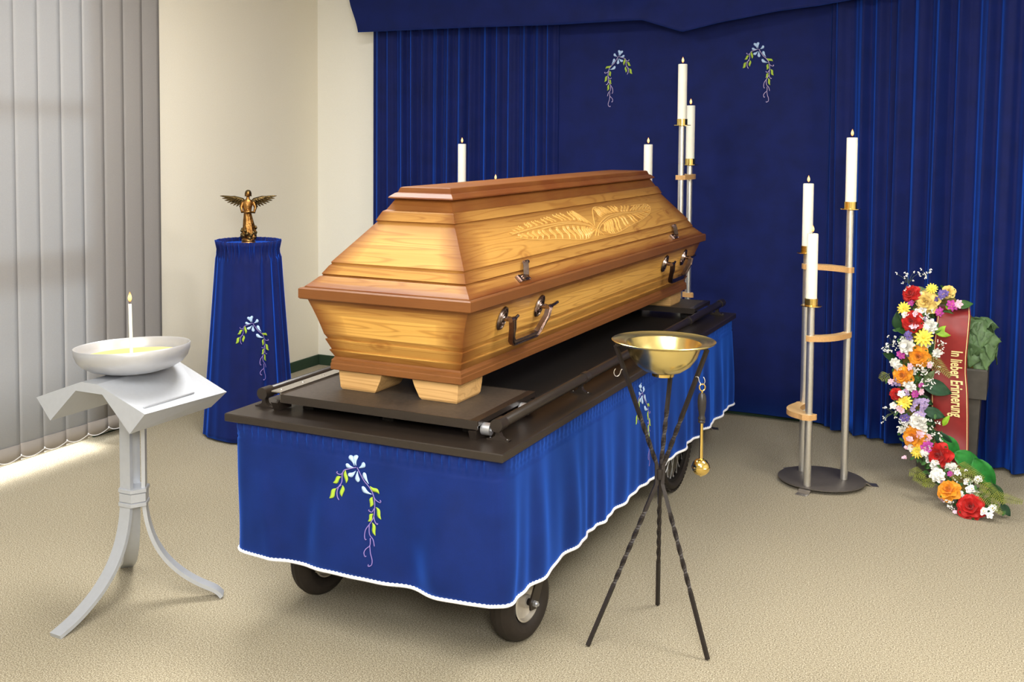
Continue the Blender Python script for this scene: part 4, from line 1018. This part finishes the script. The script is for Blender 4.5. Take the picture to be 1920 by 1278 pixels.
FL = [('rr',-0.458,5.456,0.882,0.043),('rr',-0.446,5.403,0.764,0.050),('rr',-0.498,5.358,0.44,0.029),('rr',-0.312,5.287,0.203,0.058),('rr',-0.175,5.121,0.048,0.058),('rc',-0.391,5.448,0.851,0.057),('rc',-0.302,5.466,0.901,0.031),('ro',-0.411,5.368,0.615,0.050),('ro',-0.475,5.371,0.522,0.048),('ro',-0.416,5.327,0.262,0.057),('ro',-0.264,5.167,0.094,0.050),('dy',-0.481,5.425,0.816,0.031),('dy',-0.392,5.382,0.698,0.043),('dy',-0.463,5.35,0.409,0.036),('dy',-0.37,5.451,0.91,0.026),('dy',-0.4,5.307,0.205,0.031),('cw',-0.371,5.397,0.75,0.035),('cw',-0.463,5.375,0.657,0.038),('cw',-0.507,5.372,0.576,0.024),('cw',-0.405,5.331,0.332,0.042),('cw',-0.313,5.227,0.135,0.034),('cw',-0.268,5.275,0.168,0.023),('cw',-0.441,5.35,0.482,0.024),('cw',-0.389,5.33,0.303,0.028),('cw',-0.339,5.386,0.633,0.024),('bw',-0.192,5.223,0.124,0.020),('bw',-0.153,5.205,0.144,0.020),('bw',-0.175,5.186,0.106,0.020),('bw',-0.126,5.106,0.042,0.020),('bw',-0.093,5.109,0.058,0.020),('bw',-0.102,5.093,0.032,0.015),('bw',-0.234,5.226,0.156,0.014),('bw',-0.221,5.174,0.084,0.016),('bw',-0.475,5.345,0.445,0.017),('bw',-0.426,5.359,0.474,0.014),('vi',-0.458,5.38,0.702,0.024),('vi',-0.323,5.434,0.887,0.026),('vi',-0.459,5.352,0.333,0.026),('vi',-0.35,5.45,0.866,0.017),('li',-0.404,5.354,0.389,0.040),('li',-0.381,5.334,0.413,0.026),('mg',-0.281,5.431,0.845,0.028),('mg',-0.333,5.414,0.813,0.024),('mg',-0.483,5.385,0.612,0.024),('mg',-0.421,5.354,0.452,0.021),('mg',-0.359,5.308,0.232,0.028),('mg',-0.263,5.236,0.139,0.018),('mg',-0.396,5.356,0.49,0.014),('mg',-0.453,5.43,0.842,0.014),('pk',-0.431,5.387,0.739,0.028),('pk',-0.255,5.428,0.859,0.028),('pk',-0.427,5.402,0.8,0.019),('pk',-0.362,5.361,0.586,0.019),('pk',-0.518,5.346,0.498,0.017),('pk',-0.477,5.34,0.379,0.021),('pk',-0.455,5.365,0.455,0.017),('pk',-0.385,5.311,0.277,0.026),('pk',-0.434,5.304,0.263,0.019),('pk',-0.442,5.291,0.222,0.012),('pk',-0.234,5.107,0.02,0.011),('pk',-0.451,5.28,0.176,0.012)]
LV = [('dg',-0.508,5.446,0.753,0.043,95),('sg',-0.421,5.512,0.889,0.036,0),('sg',-0.457,5.494,0.86,0.024,120),('lm',-0.306,5.44,0.725,0.045,10),('mg',-0.238,5.467,0.846,0.038,10),('mg',-0.29,5.467,0.777,0.048,-50),('dg',-0.319,5.454,0.676,0.038,-80),('mg',-0.345,5.437,0.737,0.038,30),('dg',-0.475,5.43,0.559,0.034,10),('dg',-0.536,5.425,0.593,0.034,150),('dk',-0.333,5.396,0.475,0.066,-15),('sg',-0.364,5.407,0.522,0.033,60),('dk',-0.341,5.401,0.36,0.047,-15),('dk',-0.367,5.4,0.328,0.043,-40),('lm',-0.292,5.376,0.340,0.026,60),('bg',-0.268,5.357,0.229,0.061,-55),('dk',-0.297,5.351,0.26,0.052,-40),('bg',-0.192,5.327,0.177,0.079,-30),('bg',-0.131,5.278,0.15,0.077,-55),('dg',-0.079,5.231,0.088,0.045,-60),('dk',-0.045,5.18,0.038,0.031,-50),('mg',-0.181,5.211,0.066,0.036,-90),('mg',-0.227,5.224,0.053,0.023,-60),('mg',-0.424,5.406,0.501,0.024,40),('dg',-0.366,5.422,0.653,0.029,60),('mg',-0.491,5.45,0.71,0.029,160),('dg',-0.471,5.448,0.78,0.034,200),('dg',-0.379,5.391,0.418,0.038,-30),('mg',-0.459,5.382,0.289,0.029,180),('dg',-0.353,5.38,0.279,0.038,-20),('mg',-0.444,5.429,0.669,0.029,200),('lm',-0.295,5.461,0.828,0.021,-20),('sg',-0.394,5.42,0.482,0.029,-100)]
IV = [(-0.229,5.526,0.74,0.043),(-0.177,5.539,0.723,0.048),(-0.141,5.538,0.667,0.048),(-0.192,5.528,0.664,0.052),(-0.143,5.529,0.603,0.047),(-0.197,5.53,0.598,0.043),(-0.163,5.533,0.55,0.043),(-0.214,5.532,0.673,0.038),(-0.129,5.531,0.633,0.033),(-0.161,5.532,0.69,0.043),(-0.199,5.539,0.733,0.036),(-0.219,5.53,0.625,0.033)]
FE = [((-0.378, 5.385, 0.627),(-0.276, 5.348, 0.538)),((-0.426, 5.254, 0.134),(-0.358, 5.208, 0.121)),((-0.401, 5.24, 0.123),(-0.344, 5.178, 0.092)),((-0.369, 5.219, 0.105),(-0.319, 5.178, 0.096)),((-0.241, 5.272, 0.179),(-0.129, 5.202, 0.15)),((-0.225, 5.254, 0.163),(-0.107, 5.172, 0.123)),((-0.14, 5.21, 0.13),(-0.047, 5.119, 0.08)),((-0.159, 5.192, 0.109),(-0.055, 5.086, 0.044)),((-0.102, 5.166, 0.092),(0.019, 5.124, 0.096)),((-0.528, 5.37, 0.526),(-0.565, 5.346, 0.498)),((-0.265, 5.228, 0.13),(-0.183, 5.234, 0.175))]
GY = [(-0.471,5.46,0.929,0.063),(-0.399,5.46,0.967,0.033),(-0.524,5.382,0.657,0.048),(-0.532,5.378,0.633,0.029),(-0.353,5.364,0.569,0.038),(-0.369,5.359,0.533,0.047),(-0.375,5.355,0.507,0.033),(-0.512,5.338,0.353,0.052),(-0.47,5.33,0.3,0.033),(-0.35,5.33,0.315,0.042),(-0.321,5.32,0.293,0.037),(-0.386,5.409,0.797,0.033),(-0.331,5.38,0.664,0.033),(-0.484,5.384,0.673,0.029),(-0.396,5.364,0.565,0.028),(-0.224,5.227,0.148,0.032),(-0.257,5.129,0.044,0.022)]
SPN = [(-0.379, 5.524, 0.854),(-0.425, 5.49, 0.758),(-0.436, 5.47, 0.639),(-0.449, 5.45, 0.519),(-0.446, 5.435, 0.401),(-0.42, 5.42, 0.286),(-0.367, 5.387, 0.204),(-0.288, 5.334, 0.133),(-0.203, 5.267, 0.075),(-0.117, 5.21, 0.031)]


RT3, UP3 = Vector((.885,.466,0)), Vector((0,0,1))
for k, x, y, z, r in FL: flower(k, x, y, z, r)
core0 = smooth_path(SPN, 4)
for i in range(46):        # small blooms tucked between the big ones
    c = core0[int(i*(len(core0)-1)/45)]; q = c+Vector((rnd.uniform(-.062,.062), -.062-.02*rnd.random(), rnd.uniform(-.05,.05)))
    if q.z < .02 or (q.x > -.30 and q.z > .2 and q.z < .8): continue
    flower(rnd.choice(['cw','pk','bw','cw','li','bw']), q.x, q.y, q.z, rnd.uniform(.015,.024))
for k, x, y, z, r, a in LV:
    m = MB(); a = math.radians(a); n = norm_at(x, y, z)
    leaf(m, (x,y,z), RT3*cos(a)+UP3*sin(a)-Vector((0,.15,0)), n, r*2.1, r*.56); m.tube([Vector((x,y,z))-(RT3*cos(a)+UP3*sin(a))*r, Vector((x,y+.03,z))-(RT3*cos(a)+UP3*sin(a))*r*1.3], .0014, 5)
    obj('leaf', m, M['f_'+k], FL_, angle=80, solid=.0006)
for x, y, z, r in IV:
    m = MB(); c = Vector((x,y,z)); oc = Vector((-.185,5.62,.64)); n = (c-oc).normalized()+Vector((0,-.4,0))
    leaf(m, c, Vector((rnd.uniform(-.6,.6), -.2, -1 if z < .68 else rnd.uniform(-.8,.1))), n, r*2.2, r*.95, .12, .35, True); obj('ivy_leaf', m, M['f_iv'], FL_, angle=80, solid=.0008)
for k in range(26):
    a = rnd.uniform(0, 6.28); b = rnd.uniform(-.6, 1.3); n = Vector((cos(a)*cos(b), sin(a)*cos(b), sin(b))); c = Vector((-.185,5.62,.64))+Vector((n.x*.082, n.y*.09, n.z*.10))
    m = MB(); leaf(m, c, Vector((rnd.uniform(-.5,.5), rnd.uniform(-.5,.5), -.8)), n, .085, .036, .1, .3, True); obj('ivy_leaf', m, M['f_iv'], FL_, angle=80, solid=.0008)
m = MB(); m.ball((-.19,5.62,.635), .082, 24, 16, (.95,.95,1.15)); m.ball((-.21,5.60,.568), .058, 16, 12)
core = smooth_path(SPN, 4); m.tube(core, [.030]+[.046]*(len(core)-6)+[.038,.032,.026,.02,.012], 10)
m.tube([(-.40,5.53,.80),(-.30,5.58,.82),(-.22,5.60,.72)], .045, 10); obj('moss_core', m, M['moss'], FL_)
# short greenery packed over the core
m = MB()
for i in range(900):
    c = core[rnd.randrange(len(core))]+Vector((rnd.gauss(0,.030), -abs(rnd.gauss(.03,.018)), rnd.gauss(0,.028))); 
    if c.z < .012: continue
    leaf(m, c, Vector((rnd.uniform(-1,1), rnd.uniform(-.8,.1), rnd.uniform(-1,1))), Vector((rnd.uniform(-.5,.5), -1, rnd.uniform(-.2,.8))), .028, .006, .1, .2)
o = obj('filler_greenery', m, M['f_mg'], FL_, angle=80); o['kind'] = 'stuff'
for a, b in FE:
    a, b = Vector(a), Vector(b); d = (b-a); L = d.length; d.normalize(); n = Vector((0,-.75,.65)); n = (n-d*n.dot(d)).normalized(); w = n.cross(d); m = MB()
    sp_ = [a+d*L*s+n*(.05*L*sin(PI*s)) for s in [k/12 for k in range(13)]]; m.tube(sp_, [.0014]*12+[.0005], 5)
    N = int(L/.0085)
    for i in range(N):
        s = (i+1)/(N+1); q = a+d*L*s+n*(.05*L*sin(PI*s)); ll = .030*(1-s)**.6+.006
        for sg in (-1, 1): leaf(m, q+w*sg*ll*.5+d*ll*.2, w*sg+d*.5, n, ll, .0019, .1, .1)
    obj('fern_frond', m, M['f_fe'], FL_, angle=80)
for x, y, z, r in GY:
    m = MB(); c = Vector((x,y,z))
    for i in range(11):
        q = c+Vector((rnd.uniform(-1,1)*r*.8, rnd.uniform(-.5,.2)*r, rnd.uniform(-1,1)*r*.8)); q.z = max(q.z, .01)
        m.mi = 0; m.tube([c+Vector((0,.05,-.01)), c.lerp(q,.5)+Vector((0,.01,.004)), q], [.0008,.0006,.0005], 4)
        m.mi = 1
        for j in range(3): m.ball(q+Vector((rnd.uniform(-1,1),rnd.uniform(-.5,.5),rnd.uniform(-1,1)))*.005, .0028, 6, 4)
    obj('babys_breath', m, [M['f_st'], M['p_bw']], FL_)
# ribbon hanging over the planter front
rows = [(.835,-.345,-.215,5.50),(.800,-.345,-.210,5.452),(.72,-.352,-.213,5.440),(.62,-.360,-.219,5.447),(.547,-.364,-.219,5.452),(.45,-.362,-.209,5.450),(.358,-.360,-.205,5.446),(.26,-.352,-.203,5.442),(.163,-.330,-.201,5.430),(.10,-.32,-.20,5.425)]
def rib(u, z, l=0):
    zs = [r[0] for r in rows[::-1]]; x0 = interp(z, zs, [r[1] for r in rows[::-1]]); x1 = interp(z, zs, [r[2] for r in rows[::-1]]); y = interp(z, zs, [r[3] for r in rows[::-1]])
    return Vector((x0+(x1-x0)*u, y+.0018*sin(u*7+z*9)+.004*sin(z*23+u*2)-l+.02*(1-u)*0, z))
m = MB(); m.grid(lambda u, v: rib(u, .835+(.10-.835)*v), 12, 40); rbn = obj('ribbon', m, M['ribbon'], FL_, angle=80, solid=.001)
m = MB()
for u0, wd in ((.955,.02),(.045,.02)):
    m.grid(lambda u, v: rib(u0-wd/2+wd*u, .835+(.10-.835)*v, .0018), 1, 40)
obj('gold_edge', m, M['goldthread'], rbn, solid=.0006)
cu = bpy.data.curves.new('lettering', 'FONT'); cu.body = 'In lieber Erinnerung'; cu.size = 1; cu.extrude = 0; cu.offset = .022; cu.resolution_u = 3
to = bpy.data.objects.new('lettering_curve', cu); COL.objects.link(to); bpy.context.view_layer.update()
me = bpy.data.meshes.new_from_object(to.evaluated_get(bpy.context.evaluated_depsgraph_get())); bpy.data.objects.remove(to)
xs = [v.co.x for v in me.vertices]; X0, X1 = min(xs), max(xs)
m = MB(); Z0, Z1, HH = .640, .345, .046
vs = []
for v in me.vertices:
    s = (v.co.x-X0)/(X1-X0); z = Z0+(Z1-Z0)*s; uu = interp(v.co.y, [-.25,0,.75], [.475,.55,.88]); uu = .55+v.co.y*(.33/.72); vs.append(rib(uu, z, .0040))
m.add(vs, [tuple(p.vertices) for p in me.polygons]); lt = obj('lettering', m, M['goldthread'], rbn, smooth=False, solid=.0008); lt['label'] = 'gold lettering reading In lieber Erinnerung'

# ------------------------------------------------------------------ light
W = bpy.data.worlds.new('World'); S.world = W; W.use_nodes = True
bg = W.node_tree.nodes['Background']; bg.inputs[0].default_value = (.86,.93,1,1); bg.inputs[1].default_value = 2.6
def area(name, loc, rot, size, sizey, power, col=(1,1,1)):
    l = bpy.data.lights.new(name, 'AREA'); l.shape = 'RECTANGLE'; l.size = size; l.size_y = sizey; l.energy = power; l.color = col
    o = bpy.data.objects.new(name, l); COL.objects.link(o); o.location = loc; o.rotation_euler = rot; return o
area('ceiling_lamp', (-1.2,.6,2.74), (0,0,0), 1.8, 1.8, 75, (1,.98,.94))
area('ceiling_lamp', (-2.6,3.8,2.74), (0,0,0), 1.2, .6, 40, (1,.98,.95))
area('ceiling_lamp', (.4,3.6,2.74), (0,0,0), 1.2, .6, 34, (1,.98,.95))
# photographer's flash next to the camera, bounced off a soft box
area('flash_softbox', (.35,-.35,2.15), (math.radians(72),0,math.radians(22)), .7, .7, 62, (1,.98,.95))
sun = bpy.data.lights.new('sun', 'SUN'); sun.energy = 16; sun.angle = math.radians(22); sun.color = (1,.96,.88)
so = bpy.data.objects.new('sun', sun); COL.objects.link(so); so.rotation_euler = Vector((-.80,.10,.30)).to_track_quat('Z','Y').to_euler()

# ------------------------------------------------------------------ camera
cam = bpy.data.cameras.new('camera'); cam.sensor_width = 36; cam.sensor_fit = 'HORIZONTAL'; cam.lens = 2109.82/1920*36
cam.shift_x = (960-819.68)/1920; cam.shift_y = (368.05-639)/1920; cam.clip_start = .05
R_, U_, F_ = Vector((0.8847987,0.4659590,0.0036833)), Vector((-0.0298199,0.0487326,0.9983666)), Vector((-0.4650184,0.8834633,-0.0570134))
mt = Matrix((R_, U_, -F_)).transposed().to_4x4(); mt.translation = Vector((0,0,1.6))
co_ = bpy.data.objects.new('camera', cam); COL.objects.link(co_); co_.matrix_world = mt; S.camera = co_
vs_ = S.view_settings; vs_.view_transform = 'Standard'; vs_.look = 'None'; vs_.gamma = 1; vs_.use_curve_mapping = False; vs_.exposure = 0.8
